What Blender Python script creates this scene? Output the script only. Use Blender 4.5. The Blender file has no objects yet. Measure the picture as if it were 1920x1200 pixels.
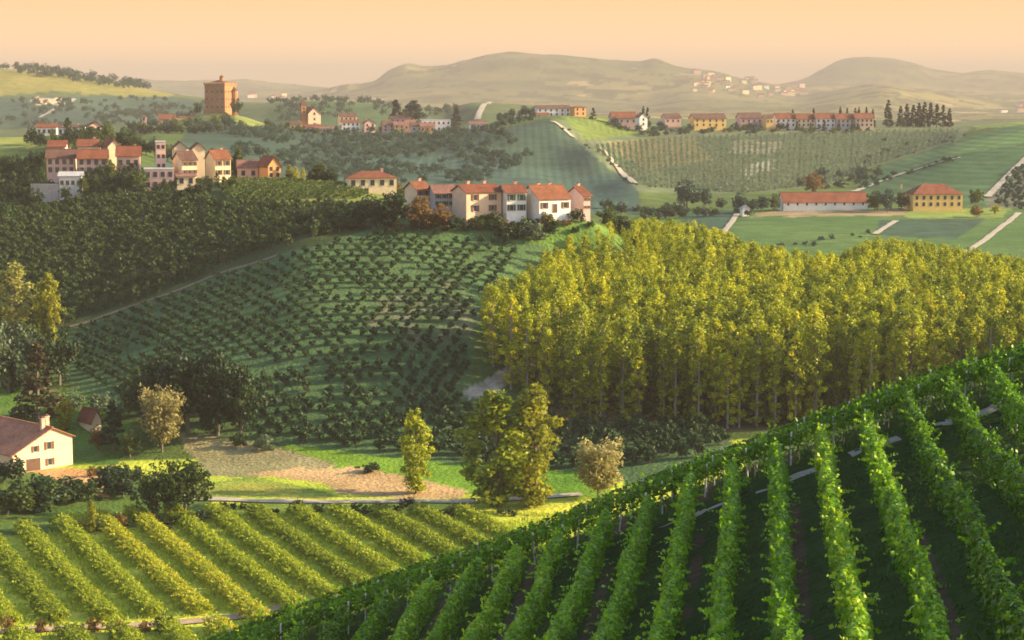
import bpy, math, random
import numpy as np
from mathutils import Vector

C = bpy.context.scene.collection
SC = bpy.context.scene
RNG = np.random.default_rng(11)
random.seed(5)
R = math.radians

# ------------------------------------------------------------------ camera, sky, sun, exposure
FOC = 3850.0                      # focal length in photo pixels (1920 wide)
PITCH = math.atan(435.0 / FOC)
cam_d = bpy.data.cameras.new('camera')
cam = bpy.data.objects.new('camera', cam_d)
C.objects.link(cam)
cam_d.sensor_width = 36.0
cam_d.lens = 36.0 * FOC / 1920.0
cam_d.clip_start = 0.5
cam_d.clip_end = 60000.0
cam.location = (0, 0, 0)
cam.rotation_euler = (math.pi / 2 - PITCH, 0, 0)
SC.camera = cam

SUN_EL, SUN_AZ = R(20.5), R(87.0)        # azimuth clockwise from the view direction (+Y)
sdir = Vector((math.sin(SUN_AZ) * math.cos(SUN_EL), math.cos(SUN_AZ) * math.cos(SUN_EL), math.sin(SUN_EL)))
sun_d = bpy.data.lights.new('sun', 'SUN')
sun_d.energy = 5.0
sun_d.angle = R(0.6)
sun_d.color = (1.0, 0.77, 0.46)
sun = bpy.data.objects.new('sun', sun_d)
C.objects.link(sun)
sun.rotation_euler = sdir.to_track_quat('Z', 'Y').to_euler()
sun.location = (200, -100, 300)

w = bpy.data.worlds.new('World')
SC.world = w
w.use_nodes = True
nt = w.node_tree
nt.nodes.clear()
out = nt.nodes.new('ShaderNodeOutputWorld')
bg = nt.nodes.new('ShaderNodeBackground')
sky = nt.nodes.new('ShaderNodeTexSky')
sky.sky_type = 'NISHITA'
sky.sun_disc = False
sky.sun_elevation = SUN_EL
sky.sun_rotation = SUN_AZ
sky.air_density = 1.0
sky.dust_density = 2.0
sky.ozone_density = 1.5
bg.inputs['Strength'].default_value = 0.13
# evening glow: the lowest degrees of the sky are peach all the way round
tc = nt.nodes.new('ShaderNodeTexCoord')
sep = nt.nodes.new('ShaderNodeSeparateXYZ')
ramp = nt.nodes.new('ShaderNodeValToRGB')
ramp.color_ramp.interpolation = 'B_SPLINE'
els = ramp.color_ramp.elements
els[0].position = 0.0; els[0].color = (1.0, 0.64, 0.34, 1)
els[1].position = 0.055; els[1].color = (0.63, 0.295, 0.095, 1)
glow = nt.nodes.new('ShaderNodeVectorMath'); glow.operation = 'SCALE'; glow.inputs['Scale'].default_value = 5.3
nt.links.new(ramp.outputs['Color'], glow.inputs[0])
fac = nt.nodes.new('ShaderNodeMapRange')
fac.inputs['From Min'].default_value = 0.07
fac.inputs['From Max'].default_value = 0.24
fac.interpolation_type = 'SMOOTHSTEP'
mix = nt.nodes.new('ShaderNodeMix'); mix.data_type = 'RGBA'
nt.links.new(tc.outputs['Generated'], sep.inputs[0])
nt.links.new(sep.outputs['Z'], ramp.inputs['Fac'])
nt.links.new(sep.outputs['Z'], fac.inputs['Value'])
nt.links.new(fac.outputs['Result'], mix.inputs['Factor'])
nt.links.new(glow.outputs[0], mix.inputs[6])
nt.links.new(sky.outputs['Color'], mix.inputs[7])
nt.links.new(mix.outputs[2], bg.inputs['Color'])
nt.links.new(bg.outputs[0], out.inputs[0])

SC.view_settings.view_transform = 'Standard'
SC.view_settings.look = 'None'
SC.view_settings.exposure = 1.45
SC.view_settings.gamma = 1.0
SC.render.engine = 'CYCLES'
SC.cycles.use_denoising = True
SC.cycles.max_bounces = 5
SC.cycles.diffuse_bounces = 3
SC.cycles.transmission_bounces = 3
SC.cycles.volume_bounces = 0
SC.cycles.filter_width = 1.7

# ------------------------------------------------------------------ pixel <-> place
SP, CP = math.sin(PITCH), math.cos(PITCH)

def ray(px, py):
    """x and z per metre of depth for a photo pixel"""
    q = np.asarray(py, float) - 600.0
    dy = FOC * CP - q * SP
    return (np.asarray(px, float) - 960.0) / dy, (-FOC * SP - q * CP) / dy

def proj(x, y, z):
    d = y * CP - z * SP
    u = y * SP + z * CP
    return 960.0 + FOC * x / d, 600.0 - FOC * u / d

def pchip(xk, yk, x):
    """monotone cubic through (xk, yk); yk may be (n,) or (n,m); flat beyond the ends"""
    xk = np.asarray(xk, float); yk = np.asarray(yk, float)
    one = yk.ndim == 1
    if one: yk = yk[:, None]
    h = np.diff(xk)[:, None]
    s = np.diff(yk, axis=0) / h
    m = np.zeros_like(yk)
    if len(xk) > 2:
        a, b = s[:-1], s[1:]
        w1, w2 = 2 * h[1:] + h[:-1], h[1:] + 2 * h[:-1]
        with np.errstate(divide='ignore', invalid='ignore'):
            hm = (w1 + w2) / (w1 / a + w2 / b)
        m[1:-1] = np.where(a * b > 0, hm, 0.0)
    m[0] = s[0] * 0.5; m[-1] = s[-1] * 0.5
    x = np.clip(np.asarray(x, float), xk[0], xk[-1])
    i = np.clip(np.searchsorted(xk, x, side='right') - 1, 0, len(xk) - 2)
    t = ((x - xk[i]) / (xk[i + 1] - xk[i]))[:, None]
    hh = h[i]
    r = ((1 + 2 * t) * (1 - t) ** 2 * yk[i] + t * (1 - t) ** 2 * hh * m[i]
         + t * t * (3 - 2 * t) * yk[i + 1] + t * t * (t - 1) * hh * m[i + 1])
    return r[:, 0] if one else r

# ground heights: at each depth Y, where the ground stands across the view ('p' photo rows, 'z' metres below the eye)
LEVELS = [
 (8, 'z', [(-3000, -9), (960, -5), (4000, -4)]),
 (30, 'z', [(-3000, -40), (0, -25), (960, -18), (1920, -14), (4000, -10)]),
 (55, 'z', [(-3000, -50), (0, -31), (800, -26), (1200, -22.5), (1625, -20.6), (1920, -19.4), (2600, -14), (4000, -11)]),
 (70, 'z', [(-3000, -56), (0, -34), (800, -27), (1200, -23.6), (1625, -20.8), (1783, -20.3), (1920, -19.4), (2500, -14), (4000, -11)]),
 (85, 'z', [(-3000, -60), (0, -38), (700, -29.5), (1026, -26.2), (1243, -24.6), (1595, -21.2), (1713, -20.3), (1900, -18.8), (2400, -13.5), (4000, -11)]),
 (105, 'p', [(-3000, 2200), (0, 1560), (600, 1350), (814, 1273), (993, 1191), (1184, 1118), (1373, 1030), (1564, 950), (1660, 918), (1859, 866), (1920, 846), (2400, 700), (4000, 600)]),
 (127, 'p', [(-3000, 2000), (0, 1400), (400, 1255), (500, 1218), (700, 1146), (920, 1074), (1083, 1012), (1232, 950), (1385, 892), (1545, 834), (1709, 770), (1920, 706), (2300, 600), (4000, 500)]),
 (140, 'p', [(-3000, 2011), (0, 1411), (400, 1266), (500, 1229), (700, 1157), (920, 1085), (1083, 1023), (1232, 961), (1385, 903), (1545, 845), (1709, 781), (1920, 717), (2300, 611), (4000, 511)]),
 (152, 'p', [(-3000, 2034), (0, 1434), (400, 1289), (500, 1252), (700, 1180), (920, 1108), (1083, 1046), (1232, 984), (1385, 926), (1545, 868), (1709, 804), (1920, 740), (2300, 634), (4000, 534)]),
 (164, 'p', [(-3000, 2066), (0, 1466), (400, 1321), (500, 1284), (700, 1212), (920, 1140), (1083, 1078), (1232, 1016), (1385, 958), (1545, 900), (1709, 836), (1920, 772), (2300, 666), (4000, 566)]),
 (190, 'z', [(-3000, -74), (0, -70), (500, -66), (920, -62), (1232, -57), (1545, -51), (1920, -45), (2300, -36), (4000, -22)]),
 (230, 'z', [(-3000, -74), (0, -73), (920, -73), (1232, -71), (1545, -66), (1920, -58), (2300, -48), (4000, -30)]),
 (265, 'z', [(-3000, -72), (0, -72.6), (920, -73), (1545, -70), (1920, -63), (2300, -54), (4000, -36)]),
 (310, 'z', [(-3000, -70), (0, -72), (920, -72.4), (1545, -70), (1920, -65), (4000, -42)]),
 (350, 'z', [(-3000, -68), (0, -71), (920, -71.5), (1545, -69), (1920, -64), (4000, -48)]),
 (388, 'p', [(-3000, 800), (0, 872), (300, 856), (600, 850), (900, 848), (1050, 842), (1350, 822), (1600, 800), (1920, 775), (4000, 700)]),
 (415, 'p', [(-3000, 690), (0, 772), (150, 768), (300, 745), (450, 730), (600, 720), (850, 725), (1000, 752), (1100, 775), (1350, 782), (1600, 765), (1920, 742), (4000, 650)]),
 (440, 'p', [(-3000, 620), (0, 715), (150, 700), (300, 665), (450, 635), (600, 610), (850, 622), (1000, 665), (1100, 712), (1350, 738), (1600, 725), (1920, 705), (4000, 620)]),
 (465, 'p', [(-3000, 560), (0, 655), (150, 645), (300, 600), (450, 560), (600, 522), (850, 532), (1000, 580), (1100, 648), (1350, 698), (1600, 690), (1920, 675), (4000, 600)]),
 (490, 'p', [(-3000, 500), (0, 602), (150, 590), (300, 545), (450, 500), (600, 448), (750, 446), (850, 458), (1000, 486), (1100, 545), (1200, 600), (1350, 650), (1600, 655), (1920, 645), (4000, 560)]),
 (505, 'p', [(-3000, 480), (0, 570), (150, 555), (300, 512), (450, 468), (600, 428), (750, 418), (850, 412), (1000, 410), (1100, 418), (1200, 500), (1350, 620), (1600, 634), (1920, 625), (4000, 540)]),
 (522, 'p', [(-3000, 450), (0, 535), (150, 518), (300, 478), (450, 438), (600, 408), (750, 406), (850, 408), (1000, 408), (1100, 414), (1200, 470), (1350, 585), (1600, 612), (1920, 606), (4000, 520)]),
 (560, 'p', [(-3000, 400), (0, 470), (150, 450), (300, 420), (450, 385), (600, 372), (750, 384), (900, 412), (1100, 440), (1200, 490), (1350, 560), (1600, 572), (1920, 566), (4000, 480)]),
 (600, 'p', [(-3000, 350), (0, 410), (150, 395), (300, 368), (450, 352), (600, 351), (700, 358), (850, 412), (1100, 455), (1200, 490), (1350, 532), (1600, 540), (1920, 535), (4000, 440)]),
 (640, 'p', [(-3000, 320), (0, 375), (150, 352), (300, 345), (450, 340), (600, 352), (700, 375), (850, 425), (1100, 468), (1350, 508), (1920, 510), (4000, 420)]),
 (700, 'p', [(-3000, 300), (0, 335), (150, 310), (300, 318), (450, 345), (600, 380), (800, 430), (1000, 455), (1200, 470), (1400, 478), (1920, 480), (4000, 400)]),
 (800, 'p', [(-3000, 270), (0, 300), (150, 285), (300, 315), (450, 370), (600, 400), (800, 420), (1000, 430), (1200, 435), (1400, 430), (1650, 428), (1920, 430), (4000, 350)]),
 (900, 'p', [(-3000, 230), (0, 258), (150, 253), (300, 290), (450, 340), (600, 365), (800, 375), (1000, 385), (1200, 393), (1400, 391), (1650, 388), (1920, 389), (4000, 300)]),
 (1000, 'p', [(-3000, 260), (0, 285), (150, 285), (300, 280), (450, 305), (600, 330), (800, 340), (1000, 350), (1100, 364), (1190, 346), (1280, 362), (1400, 360), (1600, 362), (1750, 350), (1920, 340), (4000, 250)]),
 (1150, 'p', [(-3000, 260), (0, 285), (150, 285), (300, 262), (450, 270), (600, 290), (800, 295), (950, 290), (1030, 296), (1110, 283), (1180, 310), (1400, 312), (1600, 322), (1700, 308), (1800, 280), (1920, 264), (4000, 220)]),
 (1300, 'p', [(-3000, 250), (0, 275), (150, 272), (300, 244), (450, 243), (600, 258), (800, 260), (950, 236), (1035, 228), (1100, 252), (1200, 272), (1400, 272), (1600, 273), (1750, 262), (1800, 250), (1920, 229), (4000, 200)]),
 (1450, 'p', [(-3000, 250), (0, 268), (150, 262), (300, 232), (400, 214), (450, 219), (500, 234), (600, 242), (800, 245), (900, 236), (950, 221), (1050, 214), (1100, 216), (1200, 234), (1400, 238), (1640, 239), (1800, 238), (1920, 228), (4000, 190)]),
 (1550, 'p', [(-3000, 255), (0, 265), (300, 236), (400, 217), (500, 240), (600, 249), (800, 250), (1000, 222), (1100, 222), (1400, 244), (1800, 243), (1920, 232), (4000, 195)]),
 (1750, 'p', [(-3000, 240), (0, 258), (300, 252), (400, 245), (600, 258), (1000, 248), (1400, 262), (1920, 255), (4000, 200)]),
 (2000, 'p', [(-3000, 220), (0, 238), (100, 226), (200, 222), (300, 230), (500, 222), (580, 212), (700, 216), (830, 228), (900, 204), (1000, 212), (1200, 240), (1920, 248), (4000, 200)]),
 (2300, 'p', [(-3000, 180), (0, 186), (100, 188), (250, 203), (400, 203), (480, 198), (600, 190), (700, 195), (800, 210), (900, 191), (1000, 196), (1100, 225), (1920, 238), (4000, 190)]),
 (2600, 'p', [(-3000, 100), (0, 129), (100, 138), (200, 153), (300, 173), (400, 186), (500, 196), (700, 206), (900, 206), (1200, 226), (1920, 230), (4000, 180)]),
 (3300, 'p', [(-3000, 120), (0, 142), (100, 152), (200, 172), (300, 190), (500, 204), (900, 215), (1920, 224), (4000, 180)]),
 (4800, 'p', [(-3000, 170), (0, 195), (500, 205), (900, 212), (1250, 214), (1500, 210), (1920, 216), (4000, 180)]),
 (6000, 'p', [(-3000, 180), (0, 195), (600, 196), (800, 192), (1000, 196), (1200, 200), (1300, 186), (1400, 190), (1500, 196), (1600, 178), (1660, 168), (1740, 185), (1920, 206), (4000, 180)]),
 (7000, 'p', [(-3000, 180), (0, 190), (600, 186), (700, 172), (900, 150), (1100, 150), (1200, 152), (1320, 150), (1400, 164), (1500, 182), (1560, 174), (1650, 158), (1720, 168), (1800, 180), (1920, 190), (4000, 170)]),
 (8000, 'p', [(-3000, 175), (0, 182), (500, 180), (600, 170), (640, 160), (700, 154), (730, 133), (765, 119), (805, 126), (870, 112), (940, 99), (1050, 103), (1150, 112), (1200, 115), (1225, 110), (1270, 125), (1340, 137), (1400, 152), (1480, 163), (1560, 172), (1750, 178), (1920, 182), (4000, 165)]),
 (9000, 'p', [(-3000, 175), (0, 180), (600, 176), (940, 135), (1200, 145), (1400, 168), (1920, 178), (4000, 165)]),
 (11000, 'p', [(-3000, 160), (0, 160), (190, 160), (240, 146), (300, 150), (420, 152), (450, 149), (520, 157), (580, 162), (650, 167), (1000, 170), (1420, 164), (1500, 151), (1540, 131), (1575, 114), (1620, 107), (1670, 110), (1720, 121), (1750, 132), (1800, 137), (1850, 133), (1920, 137), (4000, 150)]),
 (13500, 'p', [(-3000, 172), (4000, 172)]),
 (16500, 'p', [(-3000, 171), (4000, 171)]),
 (21000, 'p', [(-3000, 167), (4000, 167)]),
]
UK = np.unique(np.concatenate([np.arange(-3000, -400, 130.), np.arange(-400, 2320, 8.), np.arange(2320, 4001, 130.)]))

def _level(Y, mode, pts):
    px = np.array([p[0] for p in pts], float)
    v = np.array([p[1] for p in pts], float)
    if mode == 'z':
        return pchip(px, v, UK)
    xs, zs = ray(px, v)
    u = 960 + FOC * xs
    return pchip(u, zs, UK) * Y
LY = np.log(np.array([l[0] for l in LEVELS], float))
LZ = np.array([_level(*l) for l in LEVELS])          # (levels, columns)
# slopes across depth, so that the whole surface is one smooth function
def _slopes():
    h = np.diff(LY)[:, None]; s = np.diff(LZ, axis=0) / h
    m = np.zeros_like(LZ)
    a, b = s[:-1], s[1:]
    w1, w2 = 2 * h[1:] + h[:-1], h[1:] + 2 * h[:-1]
    with np.errstate(divide='ignore', invalid='ignore'):
        hm = (w1 + w2) / (w1 / a + w2 / b)
    m[1:-1] = np.where(a * b > 0, hm, 0.0)
    m[0] = s[0]; m[-1] = s[-1]
    return m
LM = _slopes()

def vnoise(x, y, seed=0):
    """smooth value noise in the plane"""
    xi = np.floor(x).astype(np.int64); yi = np.floor(y).astype(np.int64)
    fx, fy = x - xi, y - yi
    fx = fx * fx * (3 - 2 * fx); fy = fy * fy * (3 - 2 * fy)
    def hsh(a, b):
        n = (a * 374761393 + b * 668265263 + seed * 974711) & 0x7fffffff
        n = ((n ^ (n >> 13)) * 1274126177) & 0x7fffffff
        return ((n ^ (n >> 16)) & 0xffff) / 65535.0
    return ((hsh(xi, yi) * (1 - fx) + hsh(xi + 1, yi) * fx) * (1 - fy)
            + (hsh(xi, yi + 1) * (1 - fx) + hsh(xi + 1, yi + 1) * fx) * fy)

def fbm(x, y, seed=0, octv=4):
    a, s, r = 0.5, 0.0, 0.0
    for k in range(octv):
        r = r + a * vnoise(x * 2 ** k, y * 2 ** k, seed + k); s += a; a *= 0.55
    return r / s

def height(x, y):
    x = np.asarray(x, float); y = np.maximum(np.asarray(y, float), 8.0)
    x, y = np.broadcast_arrays(x, y)
    shp = x.shape; x = x.ravel(); y = y.ravel()
    u = np.clip(960 + FOC * x / y, UK[0], UK[-1] - 1e-6)
    j = np.clip(np.searchsorted(UK, u, side='right') - 1, 0, len(UK) - 2)
    g = (u - UK[j]) / (UK[j + 1] - UK[j])
    ly = np.clip(np.log(y), LY[0], LY[-1])
    i = np.clip(np.searchsorted(LY, ly, side='right') - 1, 0, len(LY) - 2)
    h = LY[i + 1] - LY[i]; t = (ly - LY[i]) / h
    c00, c10 = (1 + 2 * t) * (1 - t) ** 2, t * (1 - t) ** 2 * h
    c01, c11 = t * t * (3 - 2 * t), t * t * (t - 1) * h
    def col(jj):
        return c00 * LZ[i, jj] + c10 * LM[i, jj] + c01 * LZ[i + 1, jj] + c11 * LM[i + 1, jj]
    z = col(j) * (1 - g) + col(j + 1) * g
    # natural unevenness, growing with the size of the hills
    k = np.clip((y - 180) / 2500, 0, 1)
    amp = 0.10 + 0.5 * np.clip((y - 250) / 400, 0, 1) + 7.0 * k
    lam = 14 + 150 * k
    n = fbm(x / 22.0, y / 22.0, 3, 3) - 0.5
    n2 = fbm(x / 160.0, y / 160.0, 9, 5) - 0.5
    z = z + np.where(y > 700, n2 * np.clip((y - 700) / 5000, 0, 1) * 24, 0) + n * np.clip((y - 40) / 300, 0.1, 1) * 0.9
    return z.reshape(shp)

def hit(px, py, y0, y1, n=900):
    """the ground point seen at a photo pixel between depths y0 and y1"""
    xs, zs = ray(px, py)
    Y = np.linspace(y0, y1, n)
    d = height(xs * Y, Y) - zs * Y
    k = np.nonzero(d >= 0)[0]
    if len(k) == 0:
        k = [int(np.argmin(np.abs(d)))]
    Yh = Y[k[0]]
    return Vector((float(xs * Yh), float(Yh), float(height(xs * Yh, Yh))))

def spot(px, Y):
    """the ground point in photo column px at depth Y"""
    py = 400.0
    for _ in range(4):
        xs, _z = ray(px, py)
        x = float(xs * Y); z = float(height(x, Y))
        py = float(proj(x, Y, z)[1])
    return Vector((x, Y, z))

def inpoly(px, py, poly):
    inside = np.zeros(px.shape, bool)
    n = len(poly)
    for i in range(n):
        x1, y1 = poly[i]; x2, y2 = poly[(i + 1) % n]
        if y1 == y2: continue
        c = ((y1 > py) != (y2 > py)) & (px < (x2 - x1) * (py - y1) / (y2 - y1) + x1)
        inside ^= c
    return inside

# ------------------------------------------------------------------ object helpers
def tag(o, label=None, cat=None, group=None, kind=None):
    if label: o['label'] = label
    if cat: o['category'] = cat
    if group: o['group'] = group
    if kind: o['kind'] = kind
    return o

def link(name, me, mat=None, parent=None):
    o = bpy.data.objects.new(name, me)
    C.objects.link(o)
    if mat is not None and len(me.materials) == 0: me.materials.append(mat)
    if parent is not None: o.parent = parent
    return o

def empty(name, loc, rz=0.0, sc=1.0):
    o = bpy.data.objects.new(name, None)
    C.objects.link(o)
    o.empty_display_size = 0.3
    o.location = loc; o.rotation_euler = (0, 0, rz)
    if sc != 1.0: o.scale = (sc, sc, sc)
    return o

def np_mesh(name, V, Q, mats=None, attrs=None, smooth=False, midx=None):
    """a mesh from vertex and quad arrays"""
    me = bpy.data.meshes.new(name)
    V = np.ascontiguousarray(V, np.float32); Q = np.ascontiguousarray(Q, np.int32)
    me.vertices.add(len(V)); me.vertices.foreach_set('co', V.ravel())
    me.loops.add(Q.size); me.loops.foreach_set('vertex_index', Q.ravel())
    me.polygons.add(len(Q))
    me.polygons.foreach_set('loop_start', np.arange(0, Q.size, Q.shape[1], dtype=np.int32))
    if smooth: me.polygons.foreach_set('use_smooth', np.ones(len(Q), bool))
    for m in mats or (): me.materials.append(m)
    if midx is not None: me.polygons.foreach_set('material_index', np.asarray(midx, np.int32))
    for k, (dom, typ, a) in (attrs or {}).items():
        at = me.attributes.new(k, typ, dom)
        at.data.foreach_set('color' if 'COLOR' in typ else 'value', np.ascontiguousarray(a, np.float32).ravel())
    me.update(calc_edges=True)
    return me

class MB:
    """collects boxes, prisms and tubes into one mesh"""
    def __init__(s): s.v, s.f, s.m = [], [], []
    def add(s, vs, fs, m=0):
        b = len(s.v); s.v += [tuple(v) for v in vs]
        s.f += [tuple(i + b for i in f) for f in fs]; s.m += [m] * len(fs)
        return s
    def box(s, x0, x1, y0, y1, z0, z1, m=0):
        return s.add([(x0, y0, z0), (x1, y0, z0), (x1, y1, z0), (x0, y1, z0), (x0, y0, z1), (x1, y0, z1), (x1, y1, z1), (x0, y1, z1)],
                     [(3, 2, 1, 0), (4, 5, 6, 7), (0, 1, 5, 4), (1, 2, 6, 5), (2, 3, 7, 6), (3, 0, 4, 7)], m)
    def tube(s, pts, rad, n=6, m=0):
        rings = []
        for i, p in enumerate(pts):
            p = Vector(p)
            d = (Vector(pts[min(i + 1, len(pts) - 1)]) - Vector(pts[max(i - 1, 0)])).normalized()
            a = d.orthogonal().normalized(); b = d.cross(a)
            rings.append([p + (a * math.cos(2 * math.pi * k / n) + b * math.sin(2 * math.pi * k / n)) * rad[i] for k in range(n)])
        vs = [v for r in rings for v in r]; fs = []
        for i in range(len(pts) - 1):
            for k in range(n):
                fs.append((i * n + k, i * n + (k + 1) % n, (i + 1) * n + (k + 1) % n, (i + 1) * n + k))
        fs.append(tuple(reversed(range(n)))); fs.append(tuple(range((len(pts) - 1) * n, len(pts) * n)))
        return s.add(vs, fs, m)
    def mesh(s, name, mats=()):
        me = bpy.data.meshes.new(name)
        me.from_pydata(s.v, [], s.f)
        for m in mats: me.materials.append(m)
        if any(s.m): me.polygons.foreach_set('material_index', s.m)
        me.update()
        return me
    def build(s, name, mat, parent=None):
        return link(name, s.mesh(name, (mat,) if not isinstance(mat, (list, tuple)) else mat), None, parent)

# ------------------------------------------------------------------ materials
MAT = {}
def newmat(name):
    m = bpy.data.materials.new(name); m.use_nodes = True
    m.node_tree.nodes.clear()
    return m, m.node_tree.nodes, m.node_tree.links

def leaf_mat(name, dark, light, third=None, trans=0.35, rough=0.55):
    """foliage: colour varies leaf by leaf (tint) and plant by plant"""
    m, N, L = newmat(name)
    o = N.new('ShaderNodeOutputMaterial')
    at = N.new('ShaderNodeAttribute'); at.attribute_name = 'tint'
    tr = N.new('ShaderNodeAttribute'); tr.attribute_name = 'plant'
    oi = N.new('ShaderNodeObjectInfo')
    ad = N.new('ShaderNodeMath'); ad.operation = 'ADD'
    L.new(tr.outputs['Fac'], ad.inputs[0]); L.new(oi.outputs['Random'], ad.inputs[1])
    fr = N.new('ShaderNodeMath'); fr.operation = 'FRACT'; L.new(ad.outputs[0], fr.inputs[0])
    mx = N.new('ShaderNodeMath'); mx.operation = 'MULTIPLY_ADD'; mx.inputs[1].default_value = 0.45
    t5 = N.new('ShaderNodeMath'); t5.operation = 'MULTIPLY'; t5.inputs[1].default_value = 0.62
    L.new(at.outputs['Fac'], t5.inputs[0]); L.new(fr.outputs[0], mx.inputs[0]); L.new(t5.outputs[0], mx.inputs[2])
    rp = N.new('ShaderNodeValToRGB')
    e = rp.color_ramp.elements
    e[0].position = 0.05; e[0].color = (*dark, 1); e[1].position = 0.75; e[1].color = (*light, 1)
    if third:
        q = e.new(1.0); q.color = (*third, 1)
    L.new(mx.outputs[0], rp.inputs['Fac'])
    p = N.new('ShaderNodeBsdfPrincipled'); p.inputs['Roughness'].default_value = rough
    p.inputs['Specular IOR Level'].default_value = 0.25
    L.new(rp.outputs[0], p.inputs['Base Color'])
    t = N.new('ShaderNodeBsdfTranslucent'); L.new(rp.outputs[0], t.inputs['Color'])
    ms = N.new('ShaderNodeMixShader'); ms.inputs[0].default_value = trans
    L.new(p.outputs[0], ms.inputs[1]); L.new(t.outputs[0], ms.inputs[2]); L.new(ms.outputs[0], o.inputs[0])
    MAT[name] = m
    return m

def plain(name, col, var=0.25, scale=1.2, rough=0.85, bump=0.0, stripe=None):
    """plaster, stone, wood, tiles: base colour broken by two sizes of noise, optional ribs"""
    m, N, L = newmat(name)
    o = N.new('ShaderNodeOutputMaterial')
    tc = N.new('ShaderNodeTexCoord')
    n1 = N.new('ShaderNodeTexNoise'); n1.inputs['Scale'].default_value = scale; n1.inputs['Detail'].default_value = 6
    n2 = N.new('ShaderNodeTexNoise'); n2.inputs['Scale'].default_value = scale * 0.18; n2.inputs['Detail'].default_value = 3
    L.new(tc.outputs['Object'], n1.inputs['Vector']); L.new(tc.outputs['Object'], n2.inputs['Vector'])
    av = N.new('ShaderNodeMath'); av.operation = 'ADD'
    L.new(n1.outputs['Fac'], av.inputs[0]); L.new(n2.outputs['Fac'], av.inputs[1])
    mr = N.new('ShaderNodeMapRange')
    mr.inputs['From Min'].default_value = 0.65; mr.inputs['From Max'].default_value = 1.35
    mr.inputs['To Min'].default_value = 1 - var; mr.inputs['To Max'].default_value = 1 + var
    L.new(av.outputs[0], mr.inputs['Value'])
    sc = N.new('ShaderNodeVectorMath'); sc.operation = 'SCALE'; sc.inputs[0].default_value = col
    L.new(mr.outputs[0], sc.inputs['Scale'])
    p = N.new('ShaderNodeBsdfPrincipled'); p.inputs['Roughness'].default_value = rough
    p.inputs['Specular IOR Level'].default_value = 0.2
    L.new(sc.outputs[0], p.inputs['Base Color'])
    if bump or stripe:
        b = N.new('ShaderNodeBump'); b.inputs['Strength'].default_value = bump or 0.6
        if stripe:
            wv = N.new('ShaderNodeTexWave'); wv.inputs['Scale'].default_value = stripe; wv.bands_direction = 'X'
            wv.inputs['Distortion'].default_value = 0.6
            L.new(tc.outputs['Object'], wv.inputs['Vector']); L.new(wv.outputs['Fac'], b.inputs['Height'])
            b.inputs['Distance'].default_value = 0.12
        else:
            L.new(n1.outputs['Fac'], b.inputs['Height']); b.inputs['Distance'].default_value = 0.1
        L.new(b.outputs[0], p.inputs['Normal'])
    L.new(p.outputs[0], o.inputs[0])
    MAT[name] = m
    return m

def glass(name, col):
    m, N, L = newmat(name)
    o = N.new('ShaderNodeOutputMaterial')
    p = N.new('ShaderNodeBsdfPrincipled'); p.inputs['Base Color'].default_value = (*col, 1)
    p.inputs['Roughness'].default_value = 0.15
    L.new(p.outputs[0], o.inputs[0]); MAT[name] = m
    return m

leaf_mat('vine leaves', (0.026, 0.080, 0.004), (0.20, 0.40, 0.010), (0.46, 0.58, 0.025), 0.40, 0.42)
leaf_mat('autumn vine leaves', (0.11, 0.17, 0.014), (0.37, 0.43, 0.026), (0.60, 0.48, 0.04), 0.45)
leaf_mat('meadow grass', (0.26, 0.36, 0.025), (0.50, 0.54, 0.05), (0.60, 0.54, 0.08), 0.45)
leaf_mat('hazel leaves', (0.016, 0.040, 0.012), (0.040, 0.085, 0.022), (0.06, 0.11, 0.03), 0.3)
leaf_mat('grove leaves', (0.026, 0.055, 0.012), (0.065, 0.105, 0.024), (0.10, 0.12, 0.028), 0.3)
leaf_mat('poplar leaves', (0.055, 0.115, 0.010), (0.48, 0.50, 0.012), (0.80, 0.60, 0.018), 0.38)
leaf_mat('golden leaves', (0.12, 0.15, 0.015), (0.40, 0.38, 0.02), (0.58, 0.45, 0.03), 0.45)
leaf_mat('feathery leaves', (0.20, 0.18, 0.06), (0.46, 0.40, 0.15), (0.62, 0.51, 0.22), 0.45)
leaf_mat('dark leaves', (0.012, 0.030, 0.010), (0.030, 0.060, 0.016), (0.05, 0.075, 0.02), 0.28)
leaf_mat('green leaves', (0.035, 0.065, 0.012), (0.085, 0.125, 0.022), (0.15, 0.16, 0.025), 0.35)
leaf_mat('willow leaves', (0.06, 0.095, 0.045), (0.13, 0.18, 0.085), (0.18, 0.22, 0.10), 0.3)
leaf_mat('russet leaves', (0.11, 0.06, 0.018), (0.24, 0.14, 0.03), (0.30, 0.2, 0.04), 0.35)
leaf_mat('needles', (0.010, 0.024, 0.012), (0.026, 0.046, 0.020), None, 0.15)
leaf_mat('warm lit needles', (0.022, 0.030, 0.012), (0.085, 0.070, 0.022), None, 0.15)  # warm brownish light on the conifer, put into the needle colour
leaf_mat('pale gold leaves', (0.22, 0.23, 0.05), (0.50, 0.47, 0.12), (0.62, 0.53, 0.20), 0.45)
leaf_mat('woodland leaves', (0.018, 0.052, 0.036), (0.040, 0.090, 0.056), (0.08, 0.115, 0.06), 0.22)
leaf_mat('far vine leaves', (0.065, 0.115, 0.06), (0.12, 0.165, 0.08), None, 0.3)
leaf_mat('grass blades', (0.030, 0.085, 0.008), (0.085, 0.19, 0.016), (0.16, 0.22, 0.03), 0.3)
plain('bark', (0.16, 0.13, 0.10), 0.4, 3)
plain('pale bark', (0.30, 0.27, 0.21), 0.35, 3)
plain('post wood', (0.62, 0.60, 0.55), 0.3, 4)
plain('gravel', (0.38, 0.33, 0.25), 0.3, 2.5, bump=0.5)
plain('earth', (0.36, 0.26, 0.17), 0.3, 1.5, bump=0.4)
plain('dirt track', (0.15, 0.12, 0.075), 0.35, 1.5, bump=0.4)
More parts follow.
